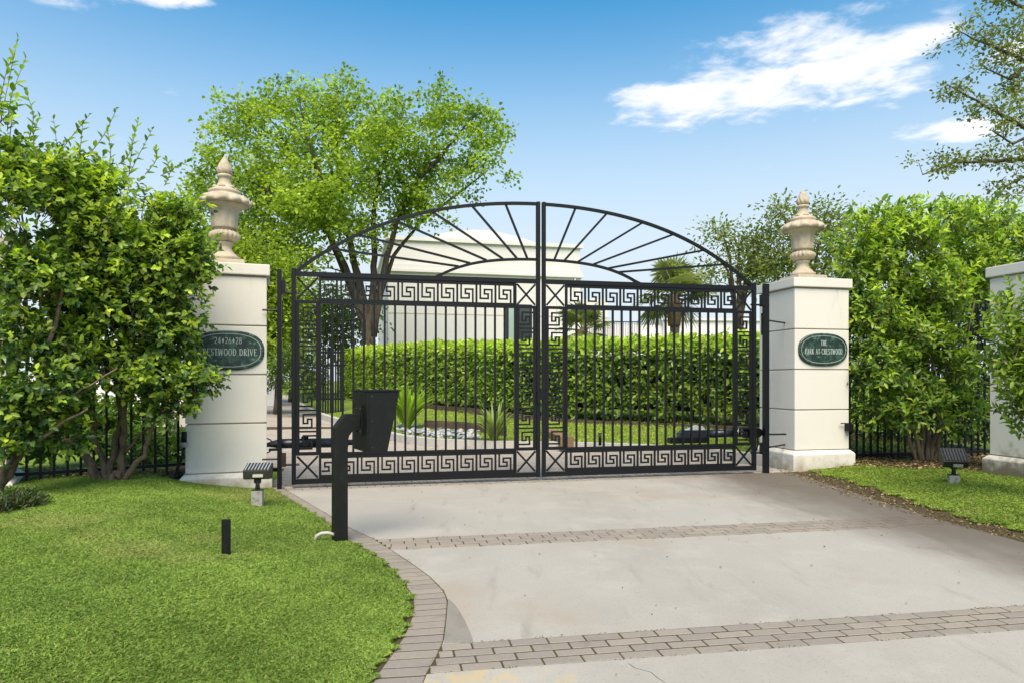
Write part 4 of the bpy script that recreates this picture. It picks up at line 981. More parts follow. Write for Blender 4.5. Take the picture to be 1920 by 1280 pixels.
# ------------------------------------------------------------------ hedge, garden island
def hedge(name, label, front, depth, heights, n, L0, seed, dark, light):
    """front: list of world points of the front foot line"""
    r = np.random.default_rng(seed); o = thing(name, label, 'hedge', front[0]); bl = np.array(front[0])
    fr = [np.array(p) for p in front]; seg = [np.linalg.norm(fr[i+1][:2]-fr[i][:2]) for i in range(len(fr)-1)]; cum = np.concatenate([[0],np.cumsum(seg)])
    X = np.array([p[0] for p in fr]); Y = np.array([p[1] for p in fr]); Zg = np.array([p[2] for p in fr])
    def pos(t): return np.interp(t,cum,X), np.interp(t,cum,Y), np.interp(t,cum,Zg), np.interp(t,cum,heights)
    # denser towards the near end
    t = r.uniform(0,1,n)**.8*cum[-1]; x,y,z,h = pos(t); x2,y2,_,_ = pos(np.minimum(t+.05,cum[-1])); x1,y1,_,_ = pos(np.maximum(t-.05,0)); tx = unit(np.stack([x2-x1,y2-y1,0*x1],1)); nb_ = np.stack([-tx[:,1],tx[:,0],0*x1],1)
    sgn = np.sign(nb_[:,1:2]); nb_ = nb_*sgn
    top = r.uniform(size=n) < .34; a = r.uniform(size=n); bump = .09*vnoise(np.stack([x,y,a*h],1),1.7,seed)
    dep = np.where(top, r.uniform(size=n)*depth, np.abs(r.normal(size=n))*.12-.02); zz = np.where(top, h-np.abs(r.normal(size=n))*.10+.03, .12+a*(h-.12))
    # thin the foot
    P = np.stack([x,y,z+zz],1)+nb_*(dep+bump)[:,None]; P[:,2] += np.where(top, bump*.9, 0)
    keep = (top | (zz > .35) | (r.uniform(size=n) < .45)); P = P[keep]; nb_ = nb_[keep]; top = top[keep]; zz = zz[keep]; hh = h[keep]
    D = unit(np.where(top[:,None], np.array([0,0,1.]), -nb_*.9+np.array([0,0,.35])) + r.normal(size=P.shape)*.45)
    young = np.clip(.17 + .50*np.clip((zz/hh-.82)/.18,0,1) + .10*vnoise(P,2.2,seed) + .25*(r.uniform(size=len(P))<.08), 0, 1)
    arr = shoot_arrays(P, D, L0*1.4*r.uniform(.6,1.3,len(P)), 5, L0, L0*.6, young, np.array(dark), np.array(light), r, .35); arr[0] -= bl
    tag(leaves('foliage', *arr, LEAF, o), kind='stuff')
    # woody mass inside
    m = MB(); tt = np.linspace(.1,cum[-1]-.1,24); V = []
    for ti in tt:
        xx,yy,zg,h = pos(ti); a,b,_,_ = pos(min(ti+.05,cum[-1])); c,d,_,_ = pos(max(ti-.05,0)); tv = unit(np.array([[a-c,b-d]]))[0]; nv = np.array([-tv[1],tv[0]]); nv = nv if nv[1] > 0 else -nv
        for k, zf in ((.30,.32),(.28,h-.28),(depth-.1,h-.28),(depth-.1,.3)): V.append((xx+nv[0]*k-bl[0], yy+nv[1]*k-bl[1], zg+zf-bl[2]))
    nt_ = len(tt); Fc = [(i*4+k, i*4+(k+1)%4, (i+1)*4+(k+1)%4, (i+1)*4+k) for i in range(nt_-1) for k in range(4)] + [(0,1,2,3), (nt_*4-1,nt_*4-2,nt_*4-3,nt_*4-4)]
    m.add(V, Fc).build('twig_mass', mat('hedge_twigs', (.028,.032,.016), .95, .05, [(14,(.05,.045,.025),.5,.7,5)], [(25,1.0,.05)]), o)
    ms = MB()
    for ti in np.arange(.2,cum[-1],.42):
        xx,yy,zg,h = pos(ti); ms.tube([(xx-bl[0]+.02*math.sin(ti*9),yy-bl[1]+.45,zg-bl[2]-.05),(xx-bl[0]+.06*math.sin(ti*5),yy-bl[1]+.40,zg-bl[2]+.7)], [.03,.02], 5, False)
    tag(ms.build('stems', BARK, o, True, False), kind='stuff')
    return o
def isl_pt(u, v):
    z = .3
    for _ in range(6):
        p = GP(u, v, z); z = float(isl_z(np.array([p.x]), np.array([p.y]))[0])
    return p
hf = [isl_pt(u,v) for u,v in ((1560,812),(1374,803),(1220,796),(1067,789),(960,777),(888,768),(790,760),(700,753),(640,748))]
hh = []
for p, vt in zip(hf, (622,625,628,634,640,641,642,648,655)): hh.append(CAM_H+(HOR-vt)/F_PX*(p.y+.3)-p.z-.20)
hedge('clipped_hedge', 'long clipped green hedge with yellow-green top behind the gate', [tuple(p) for p in hf], 1.6, hh, 15500, .125, 21, (.072,.138,.032), (.46,.58,.06))
ed = [isl_pt(u,v+2) for u,v in ((1560,815),(1374,806),(1220,799),(1067,792),(960,780),(888,770),(790,762),(700,755),(640,750))]
m = MB(); n = len(ed)
m.v = [(p.x,p.y,p.z-.05) for p in ed]+[(p.x,p.y,p.z+.11) for p in ed]+[(p.x,p.y+.06,p.z+.11) for p in ed]+[(p.x,p.y+.06,p.z-.05) for p in ed]
m.f = [(k*n+i,k*n+i+1,(k+1)*n+i+1,(k+1)*n+i) for k in range(3) for i in range(n-1)]+[(0,n,2*n,3*n),(n-1,4*n-1,3*n-1,2*n-1)]
tag(m.build('timber_edging', TIMBER), 'dark timber edging along the foot of the hedge', 'edging')
m = MB(); m.v = [(p.x,p.y+.06,p.z+.06) for p in ed]+[(p.x,p.y+2.2,p.z+.08) for p in ed]; m.f = [(i,i+1,n+i+1,n+i) for i in range(n-1)]
tag(m.build('hedge_bed', SOIL), kind='structure')
# river pebbles in the island nose
peb = thing('pebble_bed', None, None); peb['kind'] = 'structure'
kxs = np.array([p.x for p in KP]); kys = np.array([p.y for p in KP]); ko = np.argsort(kxs)
pm = []
for k in range(6):
    bm = bmesh.new(); bmesh.ops.create_icosphere(bm, subdivisions=1, radius=1); rr = np.random.default_rng(50+k)
    for v in bm.verts: v.co *= 1+rr.normal()*.10
    me = bpy.data.meshes.new('pebble'); bm.to_mesh(me); bm.free(); me.shade_smooth(); me.materials.append(PEB[k%3]); pm.append(me)
cnt = 0
for k in range(4000):
    u, v = random.uniform(742,900), random.uniform(793,830); p = GP(u, v, .2); dk_ = p.y-np.interp(p.x,kxs[ko],kys[ko])
    if dk_ < .30 or dk_ > 3.2 or cnt >= 295: continue
    o = link('pebble', pm[random.randrange(6)], None, peb); a = random.uniform(.05,.095); o.scale = (a, a*random.uniform(.6,.9), a*random.uniform(.35,.5)); o.rotation_euler = (random.gauss(0,.3),random.gauss(0,.3),random.uniform(0,6.28)); o.location = (p.x,p.y,.135+random.uniform(0,.07)); cnt += 1
peb_s = MB(); ps = [GP(u,v,.15) for u,v in ((738,803),(800,813),(905,820),(905,803),(850,795),(765,789))]; peb_s.slab([(p.x,p.y) for p in ps][::-1], .02, .135); peb_s.build('pebble_base', SOIL, peb)
# planted timbers at the far side of the pebbles
tm = [GP(u,v,.22) for u,v in ((795,799),(850,801),(905,806),(950,812))]; mm = MB(); mm.v = [(p.x,p.y,.12) for p in tm]+[(p.x,p.y,.36) for p in tm]+[(p.x,p.y+.1,.36) for p in tm]+[(p.x,p.y+.1,.12) for p in tm]; mm.f = [(k*4+i,k*4+i+1,(k+1)*4+i+1,(k+1)*4+i) for k in range(3) for i in range(3)]+[(0,4,8,12),(3,15,11,7)]
tag(mm.build('timber_edging', TIMBER), 'short curved timber edging behind the grey pebbles', 'edging')
tl = GP(1046,830,.15); m = MB(); m.cbox(-.12,.12,-.9,.9,-.05,.16,.01); k = m.build('timber_sleeper', mat('tan_timber',(.20,.135,.075),.9,.1,[(9,(.26,.17,.09),.45,.7,5)])); k.location = (tl.x+.05,tl.y+.8,.12); k.rotation_euler = (0,0,.12); tag(k, 'tan timber sleeper lying in the grass behind the gate meeting stiles', 'timber')
def blade_plant(label, base, nb_, hgt, wid, seed, dark, light, spread=.75):
    r = np.random.default_rng(seed); o = thing('strap_leaf_plant', label, 'plant', base)
    for i in range(nb_):
        a = r.uniform(0,6.28); sp = spread*r.uniform(.25,1.0); h = hgt*r.uniform(.6,1.05); w = wid*r.uniform(.7,1.2)
        pts = []; 
        for t in np.linspace(0,1,7): 
            rad = sp*h*(t**1.5)+.06; pts.append((math.cos(a)*rad, math.sin(a)*rad, h*(t-.42*sp*t**3)))
        sx, sy = -math.sin(a), math.cos(a); m = MB(); ws = [.55,.85,1,1,.85,.55,.04]
        for p, k in zip(pts, ws): m.v += [(p[0]+sx*w*k/2,p[1]+sy*w*k/2,p[2]),(p[0]-.012*math.cos(a),p[1]-.012*math.sin(a),p[2]-.008),(p[0]-sx*w*k/2,p[1]-sy*w*k/2,p[2])]
        m.f = [(i_*3+k,i_*3+k+1,i_*3+k+4,i_*3+k+3) for i_ in range(6) for k in range(2)]
        b_ = m.build('strap_leaf', LEAF, o, True, False); y = np.clip(r.uniform(.1,1),0,1); c = (np.array(dark)*(1-y)+np.array(light)*y)
        at = b_.data.color_attributes.new('Col','FLOAT_COLOR','POINT'); at.data.foreach_set('color', np.tile(np.append(c,1.),len(m.v)).astype(np.float32))
    return o
blade_plant('bright green strap-leaved clump right behind the call box', GP(760,806,.15)+Vector((0,.2,0)), 130, 1.28, .075, 31, (.12,.22,.02), (.42,.58,.05), .85)
blade_plant('upright strap-leaved clump growing at the end of the pebbles', GP(926,826,.15), 85, .84, .048, 32, (.10,.16,.04), (.34,.42,.09), .85)
# little path light behind the right leaf
tag(MB().tube([GP(1125,834,.14), GP(1125,834,.14)+Vector((0,0,.22))], .028, 10).build('path_light', IRON, None, True), 'thin black path light on the island grass', 'path light')
# arched lattice screen and dark garden fence under the tree
TD = 31.0; tp = P3(607,712,TD); o = thing('lattice_arch', 'black arched lattice screen beside the tree trunks', 'trellis', (tp.x,tp.y,.3), .06)
bwid = (684-607)/F_PX*TD; zb0 = CAM_H+(HOR-656)/F_PX*TD-.3; zsp = CAM_H+(HOR-612)/F_PX*TD-.3; ztop_ = CAM_H+(HOR-570)/F_PX*TD-.3
nbay = 3; bay = bwid/nbay
def ztop_at(x): q = (x-bwid/2)/(bwid/2); return zsp+(ztop_-zsp)*math.sqrt(max(0,1-q*q))
MB().strip([(bwid/2-bwid/2*math.cos(a), zsp+(ztop_-zsp)*math.sin(a)) for a in np.linspace(0,math.pi,24)], .06, -.03, .03).build('arch_bar', IRON, o)
for i in range(nbay+1):
    x = i*bay; MB().box(x-.025,x+.025,-.026,.026,-.3,max(ztop_at(min(max(x,.05),bwid-.05)),zsp)).build('upright', IRON, o)
zs = np.arange(zb0, ztop_, .38)
for i in range(nbay):
    for z in zs:
        a, b = i*bay, (i+1)*bay; zt2 = min(z+.38, ztop_at((a+b)/2))
        if zt2-z < .1: continue
        MB().strip([(a,z),(b,zt2)], .03, -.012, .0).build('lattice_bar', IRON, o); MB().strip([(a,zt2),(b,z)], .03, .001, .013).build('lattice_bar', IRON, o); MB().box(a,b,-.02,.02,z-.015,z+.015).build('lattice_rail', IRON, o)
tp = P3(604,712,23.5); o = thing('garden_fence', 'dark upright board fence at the end of the hedge', 'fence', (tp.x,tp.y,.25), .35)
for i in range(9): MB().box(i*.085,i*.085+.05,-.012,.012,-.2,CAM_H+(HOR-650)/F_PX*23.5-.25-.04*(i%2)).build('picket', IRON, o)
for z in (.35,1.5,1.95): MB().box(-.03,.78,.0125,.04,z,z+.06).build('rail', IRON, o)

# ------------------------------------------------------------------ palms
def palm(label, u, vc, depth, R_, nf, seed, zg=.4, dark=(.16,.20,.07), light=(.38,.42,.18)):
    r = np.random.default_rng(seed); c = P3(u, vc, depth); o = thing('fan_palm', label, 'palm', (c.x, c.y, zg), 0, 'fan palms behind the hedge'); hc = c.z-zg
    MB().tube([(0,0,-.1),(.03,0,hc*.5),(0,0,hc)], [.17,.14,.15], 12).build('trunk', BARK, o, True)
    MB().tube([(0,0,hc-.9),(0,0,hc-.4),(0,0,hc+.05)], [.19,.22,.16], 12).build('leaf_boots', mat('palm_fibre',(.24,.17,.09),.95,.1,[(30,(.14,.10,.055),.45,.65,5)],[(25,.8,.03)]), o, True)
    for i in range(nf):
        a = i*2.4+r.normal()*.2; el = math.radians(r.uniform(-38,80)); L_ = R_*r.uniform(.42,.55); d = Vector((math.cos(a)*math.cos(el), math.sin(a)*math.cos(el), math.sin(el)))
        base = Vector((0,0,hc)); hub = base+d*L_*1.05+Vector((0,0,-.10*L_*math.cos(el))); f = MB(); f.tube([base, base+d*L_*.6, hub], [.022,.016,.012], 4, False)
        side = d.cross(Vector((0,0,1))).normalized() if abs(d.z) < .98 else Vector((1,0,0)); up = side.cross(d).normalized()
        nv = 30
        for k in range(nv):
            an = (k/(nv-1)-.5)*math.radians(250); dirn = (d*math.cos(an)+side*math.sin(an)).normalized(); ll = R_*.62*(1-.25*abs(an)/2.2)*r.uniform(.85,1.1)
            w_ = up.cross(dirn).normalized()*.030+up*.008; q1 = hub+dirn*ll*.55+up*.03; q2 = hub+dirn*ll+Vector((0,0,-.22*ll*r.uniform(.6,1.4)))
            n0 = len(f.v); f.v += [tuple(hub-w_*.3),tuple(hub+w_*.3),tuple(q1+w_),tuple(q1-w_),tuple(q2)]; f.f += [(n0,n0+1,n0+2,n0+3),(n0+3,n0+2,n0+4)]
        fo = f.build('frond', LEAF_T, o, False, False); y = r.uniform(0,1)*(.5+.5*math.sin(el)) ; cc = np.array(dark)*(1-y)+np.array(light)*y
        if el < -.5: cc = np.array((.32,.28,.14))
        at = fo.data.color_attributes.new('Col','FLOAT_COLOR','POINT'); at.data.foreach_set('color', np.tile(np.append(cc,1.),len(f.v)).astype(np.float32))
    return o
palm('fan palm with grey-green spiky crown rising above the hedge', 1264, 556, 21.0, 1.3, 30, 61)
palm('smaller fan palm half hidden by the hedge beside the house', 1092, 620, 23.0, 1.15, 22, 62)

# ------------------------------------------------------------------ trees
DG = 33.0; bs = P3(690,712,DG); base = Vector((bs.x, bs.y, .3)); vb = HOR-(.3-CAM_H)*F_PX/DG
stems = [[(690,vb,DG,.44),(690,640,DG,.33),(684,590,DG,.26),(668,500,DG,.17),(648,420,DG,.135),(636,340,DG,.10),(632,270,DG,.10),(630,215,DG,.06),(634,170,DG,.03)],
 [(692,640,DG,.24),(700,540,DG,.17),(702,460,DG,.14),(700,400,DG-.5,.11),(712,330,DG-.8,.08),(735,250,DG-1,.07),(760,190,DG-1,.03)],
 [(698,630,DG,.22),(722,500,DG,.15),(742,420,DG,.12),(775,350,DG-.6,.09),(820,300,DG-1,.08),(870,240,DG-1,.04),(905,200,DG-1,.02)],
 [(684,610,DG,.20),(648,500,DG,.13),(618,440,DG-.4,.11),(575,400,DG-1,.08),(520,370,DG-1.5,.08),(450,330,DG-2,.04),(390,300,DG-2,.02)],
 [(680,600,DG,.16),(632,480,DG+.6,.11),(600,400,DG+1,.09),(560,320,DG+1.2,.09),(520,240,DG+1.2,.05),(470,180,DG+1.2,.02)],
 [(698,600,DG,.14),(738,480,DG+.8,.10),(785,420,DG+1.4,.075),(850,370,DG+1.8,.07),(915,320,DG+1.8,.03)],
 [(650,420,DG,.14),(600,330,DG-1,.09),(570,240,DG-1.6,.05),(560,170,DG-1.6,.02)]]
blobs = [(650,330,DG,190,130,3.0),(500,330,DG-1,150,120,2.4),(820,290,DG-.5,120,110,2.2),(570,430,DG-1,170,80,2.6),(780,380,DG-.3,110,55,1.6),(430,420,DG-1.5,100,110,1.9),(390,470,DG-2,70,60,1.2),(480,500,DG-2,90,60,1.4),(620,210,DG,150,70,2.2),(850,220,DG-.8,85,70,1.6),(500,220,DG,110,70,1.8),(520,480,DG-1.5,110,60,1.8),(915,285,DG-.6,62,75,1.3),(590,360,DG-3.0,130,90,1.2),(740,250,DG-2.5,90,80,1.2),(380,340,DG-1.5,50,70,1.0)]
tree('shade_tree', 'large multi-stemmed green tree between the hedge and white house', base, stems, blobs, 1350, 38, .25, .185, .15, (.10,.175,.03), (.42,.54,.07), 41, BARK, .45, .04, -.32)
def small_tree(label, u, depth, trunk_v, blobs, seed, n, per, crad, L0, dark, light, group='background trees', yb=.3, gap=-.4, extra_stems=None, r0=.16):
    p = P3(u,712,depth); base = Vector((p.x,p.y,.0)); vb = HOR+CAM_H*F_PX/depth
    st = [[(u,vb,depth,r0),(u+4,(vb+trunk_v)/2,depth,r0*.8),(u,trunk_v,depth,r0*.5)]]
    for b in blobs[:6]: st.append([(u,(vb*.45+trunk_v*.55),depth,r0*.5),((u+b[0])/2,(trunk_v+b[1])/2+8,b[2],r0*.3),(b[0],b[1]-b[4]*.4,b[2],r0*.08)])
    return tree('background_tree', label, base, st, blobs, n, per, crad, L0, L0*.55, dark, light, seed, BARK, yb, .02, gap, group)
OL = ((.12,.16,.05),(.30,.35,.11)); GR = ((.07,.12,.02),(.36,.46,.045))
small_tree('sparse olive-green tree seen above the end of the gate arch', 1385, 25, 500, [(1385,470,25,70,55,1.3),(1350,440,25,38,30,.8),(1410,520,25,60,40,1.2),(1345,500,25,35,45,.9),(1430,475,25,40,50,.9)], 43, 150, 26, .26, .15, *OL)
small_tree('loose airy tree rising behind the urn of the THE PARK pillar', 1510, 24, 470, [(1500,430,24,75,60,1.3),(1460,400,24,32,35,.8),(1560,430,24,55,60,1.2),(1510,500,24,85,50,1.3),(1450,490,24,40,50,1.0),(1600,470,24,60,60,1.2)], 44, 210, 26, .27, .15, *OL, gap=-.6)
small_tree('yellow-green leafy tree filling the gap left of the gate', 520, 26, 560, [(515,560,26,50,75,1.4),(470,540,26,60,80,1.4),(540,540,26,40,60,1.2),(525,640,26,50,60,1.3),(440,480,26,45,60,1.2)], 45, 420, 30, .34, .17, *GR, yb=.5, gap=-.9)
small_tree('dark green tree behind the leafy gap beside the hinge post', 545, 40, 560, [(540,600,40,110,90,2.4),(440,560,40,110,110,2.6),(640,600,40,70,80,2.0),(330,560,40,90,110,2.4)], 46, 420, 34, .52, .28, (.05,.10,.02), (.22,.32,.05), yb=.25, gap=-.9)
small_tree('small round tree on the skyline right of the white house', 1076, 52, 530, [(1076,530,52,14,16,.6)], 47, 14, 26, .22, .18, *OL)
# understorey at the far end of the court
def far_shrub(label, u, v, depth, ru, rv, seed, n=260):
    p = P3(u,v+rv,depth); shrub('background_shrub', label, 'shrub', (p.x,p.y,max(p.z-.3,0.0)), [(u,v,depth,ru,rv,.9)], n, 6, .12, .06, .22, [[(u,v+rv+10,depth),(u,v,depth)]], (.03,.07,.014), (.20,.30,.035), .15, .3, seed, -1.0, BARK, 'shrubs across the court')
far_shrub('rounded shrub behind the gate hinge gap', 560, 690, 24, 50, 45, 71, 420); far_shrub('low shrub against the far white wall', 470, 700, 26, 60, 45, 72, 420); far_shrub('dark shrub at the lattice screen foot', 590, 715, 34, 25, 28, 73, 260)
far_shrub('small shrub behind the picket fence by the pillar', 285, 850, 9.4, 38, 38, 74, 200)
far_shrub('leafy shrub behind the fence at the left of the picket run', 70, 800, 10.2, 55, 48, 75, 420); far_shrub('loose shrub behind the fence between the shrub stems', 190, 800, 11.0, 60, 40, 76, 420)
# tall tree entering from the right
TR = 15.0
lb_ = [[(2030,HOR+CAM_H*F_PX/TR,TR,.34),(2025,600,TR,.28),(2020,350,TR,.20),(2015,150,TR,.15),(2010,0,TR,.10),(2005,-150,TR,.05)],
 [(2020,330,TR,.08),(1960,300,TR,.06),(1900,300,TR-.2,.045),(1850,303,TR-.3,.034),(1790,305,TR-.4,.025),(1730,328,TR-.4,.012)],
 [(2018,290,TR,.08),(1940,250,TR,.05),(1880,215,TR-.2,.035),(1830,190,TR-.2,.022),(1775,160,TR-.3,.01)],
 [(2016,170,TR,.08),(1930,120,TR,.05),(1880,95,TR-.3,.034),(1830,75,TR-.3,.018),(1800,60,TR-.3,.01)],
 [(1960,300,TR,.045),(1925,330,TR-.2,.032),(1885,350,TR-.3,.022),(1862,385,TR-.4,.012)],
 [(2012,60,TR,.07),(1950,30,TR,.05),(1900,5,TR-.2,.03),(1865,-20,TR-.2,.012)],
 [(1940,250,TR,.04),(1900,270,TR-.2,.025),(1860,245,TR-.3,.012)], [(1930,120,TR,.04),(1895,150,TR-.2,.025),(1850,130,TR-.2,.012)]]
ex = []
rr = np.random.default_rng(77)
for st in lb_[1:]:
    pts = [np.array(P3(*q[:3])) for q in st]
    for i in range(1,len(pts)-1):
        for t in rr.uniform(0,1,9 if i > 1 else 5): ex.append(pts[i]*(1-t)+pts[i+1]*t+rr.normal(size=3)*np.array([.12,.25,.11])+np.array([0,0,.04]))
bt = P3(2030,712,TR)
tree('overhanging_tree', 'tall tree reaching thin tufted branches over the shrub bed', Vector((bt.x,bt.y,0)), lb_, [(1905,180,TR,28,120,.8),(1900,60,TR,40,60,.8),(2000,100,TR,60,150,1.2)], 90, 34, .10, .085, .05, (.10,.13,.035), (.27,.31,.10), 48, BARK, .4, .014, -2, None, np.array(ex))

# ------------------------------------------------------------------ shrubs either side of the gate
DK, LT = (.042,.098,.028), (.45,.58,.05)
blobsA = [(205,455,7.05,105,115,.55),(265,485,7.1,66,70,.45),(150,360,7.0,70,55,.4),(215,372,7.0,45,32,.3),(310,425,7.1,42,38,.35),(300,510,7.1,70,70,.4),(352,470,7.1,26,28,.2),(345,555,7.1,30,40,.25),(230,600,7.1,110,70,.5),(300,640,7.1,60,50,.35),(205,690,7.0,90,45,.4),(300,705,7.05,62,34,.3),(360,715,7.05,28,26,.18),(330,755,7.05,40,16,.2),(245,755,7.1,60,14,.25),(150,560,7.0,80,80,.4),(372,500,7.05,18,40,.18),(372,590,7.05,14,22,.15),(388,722,7.0,18,12,.12),(120,765,6.9,55,22,.3),(300,772,7.0,40,10,.2),(340,405,7.05,34,30,.22)]
sp = P3(210,906,7.35); spb = (sp.x, sp.y, .15)
DS = 7.35
stA = [[(192,912,DS,.060),(186,900,DS,.052),(170,868,DS,.045),(157,843,DS,.04)],
 [(198,905,DS,.05),(197,884,DS,.034),(182,820,DS,.026),(172,770,DS-.1,.022),(150,690,DS-.2,.015),(120,560,DS-.3,.008)],
 [(203,905,DS,.055),(203,880,DS,.04),(214,839,DS,.034),(231,786,DS-.1,.03),(240,700,DS-.2,.022),(230,560,DS-.3,.012),(235,420,DS-.3,.006)],
 [(222,905,DS,.055),(226,890,DS,.042),(231,839,DS,.036),(229,786,DS-.1,.03),(215,700,DS-.1,.022),(190,600,DS-.2,.012),(180,450,DS-.2,.006)],
 [(228,905,DS,.05),(236,892,DS,.034),(268,853,DS-.05,.026),(281,808,DS-.1,.022),(298,780,DS-.15,.018),(330,700,DS-.2,.010)],
 [(232,850,DS,.02),(255,815,DS-.05,.015),(290,790,DS-.1,.012),(340,740,DS-.2,.007)],
 [(210,915,DS-.05,.07),(214,900,DS-.05,.065),(219,882,DS-.02,.045)]]
shA, PA, DA = shrub('tall_shrub', 'tall glossy-leaved shrub with knotted multi-stem base before the picket fence', 'shrub', spb, blobsA, 4500, 7, .066, .043, .145, stA, DK, LT, .08, .62, 81, -.36)
blobsB = [(60,400,6.5,85,90,.45),(20,285,6.4,58,62,.35),(100,330,6.5,45,30,.3),(80,540,6.5,80,60,.45),(50,640,6.4,60,50,.35),(110,720,6.4,55,28,.25),(25,740,6.2,45,30,.25),(12,235,6.4,22,34,.2),(60,810,6.3,50,14,.2),(120,640,6.45,40,30,.3),(60,770,6.3,60,26,.25),(120,820,6.4,40,14,.2),(20,840,6.2,30,20,.2)]
bp_ = P3(-14,930,6.35); 
stB = [[(-14,935,6.35,.05),(25,862,6.35,.04),(48,800,6.35,.034),(78,735,6.4,.03),(96,640,6.4,.024),(118,540,6.45,.014),(130,430,6.5,.006)],
 [(-14,935,6.35,.045),(10,880,6.3,.03),(60,835,6.25,.02),(110,795,6.3,.015),(165,765,6.35,.008)],
 [(-14,935,6.35,.045),(0,800,6.3,.035),(25,710,6.3,.03),(50,620,6.35,.02),(55,500,6.4,.012),(40,360,6.4,.006)],
 [(48,800,6.35,.02),(90,770,6.3,.014),(150,735,6.3,.010),(220,690,6.35,.006)], [(0,800,6.3,.02),(40,760,6.2,.012),(95,735,6.2,.007)]]
shB, PB, DB = shrub('leaning_shrub', 'leaning shrub with bare crossing trunks before the unmarked pillar', 'shrub', (bp_.x,bp_.y,.12), blobsB, 2600, 7, .067, .043, .145, stB, DK, LT, .08, .55, 82, -.26)
# long new shoots standing out of the two shrubs, every leaf a piece of its own
def long_shoots(owner, base, lines, depth, seed, per=13, L0=.098):
    r = np.random.default_rng(seed); bl = Vector(base); mesh_ = []
    for k in range(3):
        c = [(.30,.42,.035),(.22,.36,.03),(.12,.22,.025)][k]
        V = leaf_verts(np.zeros((1,3)), np.array([[1.,0,0]]), np.array([[0,0,1.]]), np.array([1.]), np.array([.50]), .14)[0]
        me = raw_mesh('leaf', V, 4, np.array([0,1,2,3,0,3,4,5]), np.tile(np.array(c),(6,1))); me.materials.append(LEAF); mesh_.append(me)
    for ln in lines:
        pts = smooth([P3(u,v,depth)+Vector((0,r.normal()*.04,0)) for u,v in ln], 5); n = len(pts)
        tw = MB().tube([p-bl for p in pts], [.005*(1-.7*i/n) for i in range(n)], 4, False).build('shoot', BARK_L, owner, True, False)
        for j in range(per):
            t = (j+.5)/per; x = t*(n-1); i = min(int(x), n-2); p = pts[i].lerp(pts[i+1], x-i)-bl; d = (pts[i+1]-pts[i]).normalized()
            side = Vector((math.cos(j*2.4+r.uniform(0,.6)), math.sin(j*2.4+r.uniform(0,.6)), 0)); side = (side-d*side.dot(d)).normalized()
            a = (d*.75+side*(.9-.4*t)+Vector(r.normal(size=3))*.12).normalized(); nn = (d*.5-side*.5+Vector((0,-.4,.4))+Vector(r.normal(size=3))*.2); nn = (nn-a*nn.dot(a)).normalized(); s_ = nn.cross(a)
            lf = link('leaf', mesh_[int(r.choice(3, p=(.45,.35,.2) if t > .4 else (.15,.35,.5)))], None, owner); L_ = L0*r.uniform(.7,1.15)*(1-.35*max(0,t-.7)/.3)
            M = Matrix((( a.x,s_.x,nn.x,p.x),(a.y,s_.y,nn.y,p.y),(a.z,s_.z,nn.z,p.z),(0,0,0,1))); lf.matrix_basis = M @ Matrix.Scale(L_,4)
long_shoots(shB, (bp_.x,bp_.y,.12), [[(0,230),(12,150),(42,72)],[(20,250),(28,190),(55,110)],[(50,260),(58,215),(48,165)],[(0,190),(6,130),(18,105)],[(75,300),(62,262),(70,215)]], 6.3, 91)
long_shoots(shA, spb, [[(118,300),(135,265),(176,217)],[(178,300),(195,250),(226,207)],[(238,330),(248,270),(258,222)],[(252,330),(262,280),(281,238)],[(278,330),(288,300),(290,278)],[(100,320),(105,275),(92,216)],[(150,640),(190,615),(232,588)],[(190,470),(205,440),(235,420)],[(330,730),(365,715),(418,712)],[(340,600),(365,580),(395,572)],[(380,470),(400,455),(418,440)],[(300,330),(325,315),(345,300)],[(140,310),(150,270),(158,232)],[(205,320),(212,285),(205,248)],[(60,330),(80,290),(112,255)],[(225,310),(240,290),(252,262)],[(310,350),(318,325),(312,298)],[(350,400),(362,380),(378,362)],[(250,560),(275,540),(305,530)],[(120,520),(150,500),(178,492)],[(290,640),(320,622),(352,618)]], 6.75, 92, 11, .085)
# right-hand shrub
blobsR = [(1680,470,10.1,70,60,.6),(1610,455,10.15,34,30,.35),(1635,415,10.2,30,22,.3),(1700,410,10.2,40,20,.35),(1780,425,10.3,50,32,.45),(1850,415,10.4,45,24,.4),(1900,455,10.6,50,50,.5),(1590,500,10.15,22,20,.25),(1640,580,10.1,50,60,.5),(1740,560,10.1,60,70,.6),(1820,510,10.4,50,60,.5),(1650,690,10.0,52,48,.5),(1745,690,10.1,60,70,.55),(1700,770,10.0,70,34,.5),(1640,775,10.0,30,22,.3),(1790,770,10.1,36,40,.35),(1700,625,10.0,50,50,.5)]
rb = P3(1735,862,10.15); rbb = (rb.x, rb.y, .05)
stR = [[(1735+dx,868,10.15,.035),(1735+dx*2,800,10.15,.028),(1735+dx*4,700,10.1,.018),(1735+dx*5.5,560,10.1,.008)] for dx in (-18,-9,-3,4,11,17)]
shrub('leafy_shrub', 'broad bright green shrub between the THE PARK pillar and unmarked pillar', 'shrub', rbb, blobsR, 4800, 6, .095, .042, .18, stR, (.052,.115,.028), (.44,.58,.055), .18, .55, 83, -.30)
eb = P3(1975,930,7.0)
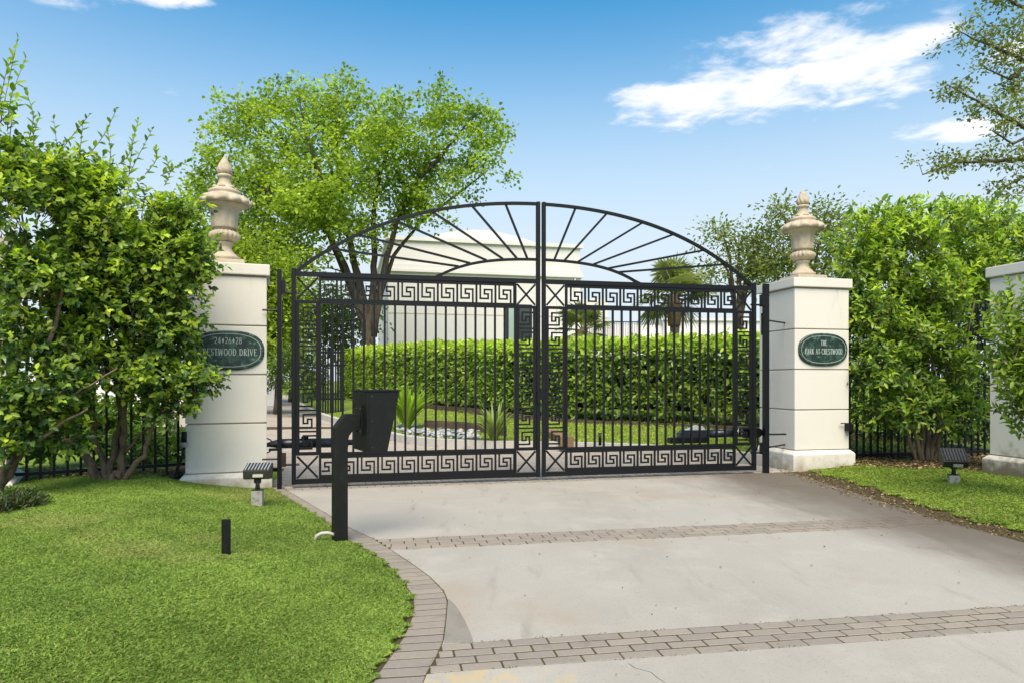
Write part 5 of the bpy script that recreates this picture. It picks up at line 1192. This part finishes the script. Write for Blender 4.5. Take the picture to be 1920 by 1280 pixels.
shrub('edge_shrub', 'sparse light green shrub spraying over the weathered unmarked pillar', 'shrub', (eb.x,eb.y,.05), [(1925,640,7.0,55,80,.3),(1960,720,7.0,60,120,.4),(1895,660,6.9,35,38,.2),(1880,615,6.9,25,18,.12),(1915,760,6.9,28,26,.15),(1890,715,6.9,26,14,.12),(1905,570,6.9,25,25,.12)], 520, 7, .085, .036, .17, [[(1975,930,7.0,.03),(1960,800,7.0,.024),(1935,700,7.0,.014),(1885,640,6.9,.006)],[(1960,800,7.0,.016),(1915,750,6.95,.008)]], (.05,.10,.02), (.34,.46,.05), .35, .2, 84, -1.0)
shR = [o_ for o_ in COL.objects if o_.name.startswith('leafy_shrub')][0]
long_shoots(shR, rbb, [[(1630,420),(1645,385),(1672,366)],[(1660,410),(1690,378),(1720,372)],[(1600,440),(1590,410),(1602,382)],[(1760,410),(1772,385),(1768,366)],[(1800,410),(1822,388),(1832,368)],[(1845,400),(1858,378),(1872,362)],[(1890,420),(1900,390),(1912,372)],[(1570,470),(1552,455),(1545,440)]], 9.6, 93, 12, .12)
bgp = P3(1760,850,12.6)
shrub('background_shrub', 'deep green thicket filling the space behind the keyed fence', 'shrub', (bgp.x,bgp.y,0.0), [(1650,600,12.8,90,110,.6),(1760,560,12.8,90,120,.6),(1860,600,12.8,90,130,.6),(1650,770,12.6,80,80,.5),(1770,760,12.6,90,90,.5),(1880,770,12.6,80,90,.5),(1920,520,12.8,70,110,.6)], 2600, 6, .11, .05, .22, [[(1700,850,12.6),(1690,600,12.7)],[(1800,850,12.6),(1810,600,12.7)]], (.030,.065,.016), (.14,.22,.03), .05, .15, 86, -1.0, BARK)
# low dark tufts at the foot of the leaning shrub
lp = GP(25,968,.16); shrub('low_tuft', 'low dark evergreen tuft at the lawn corner under the leaning shrub', 'shrub', (lp.x,lp.y,.13), [(22,952,5.75,42,18,.25),(50,946,5.85,16,14,.15)], 520, 6, .05, .011, .09, [], (.03,.05,.016), (.09,.14,.03), .2, .2, 85, -1.0)
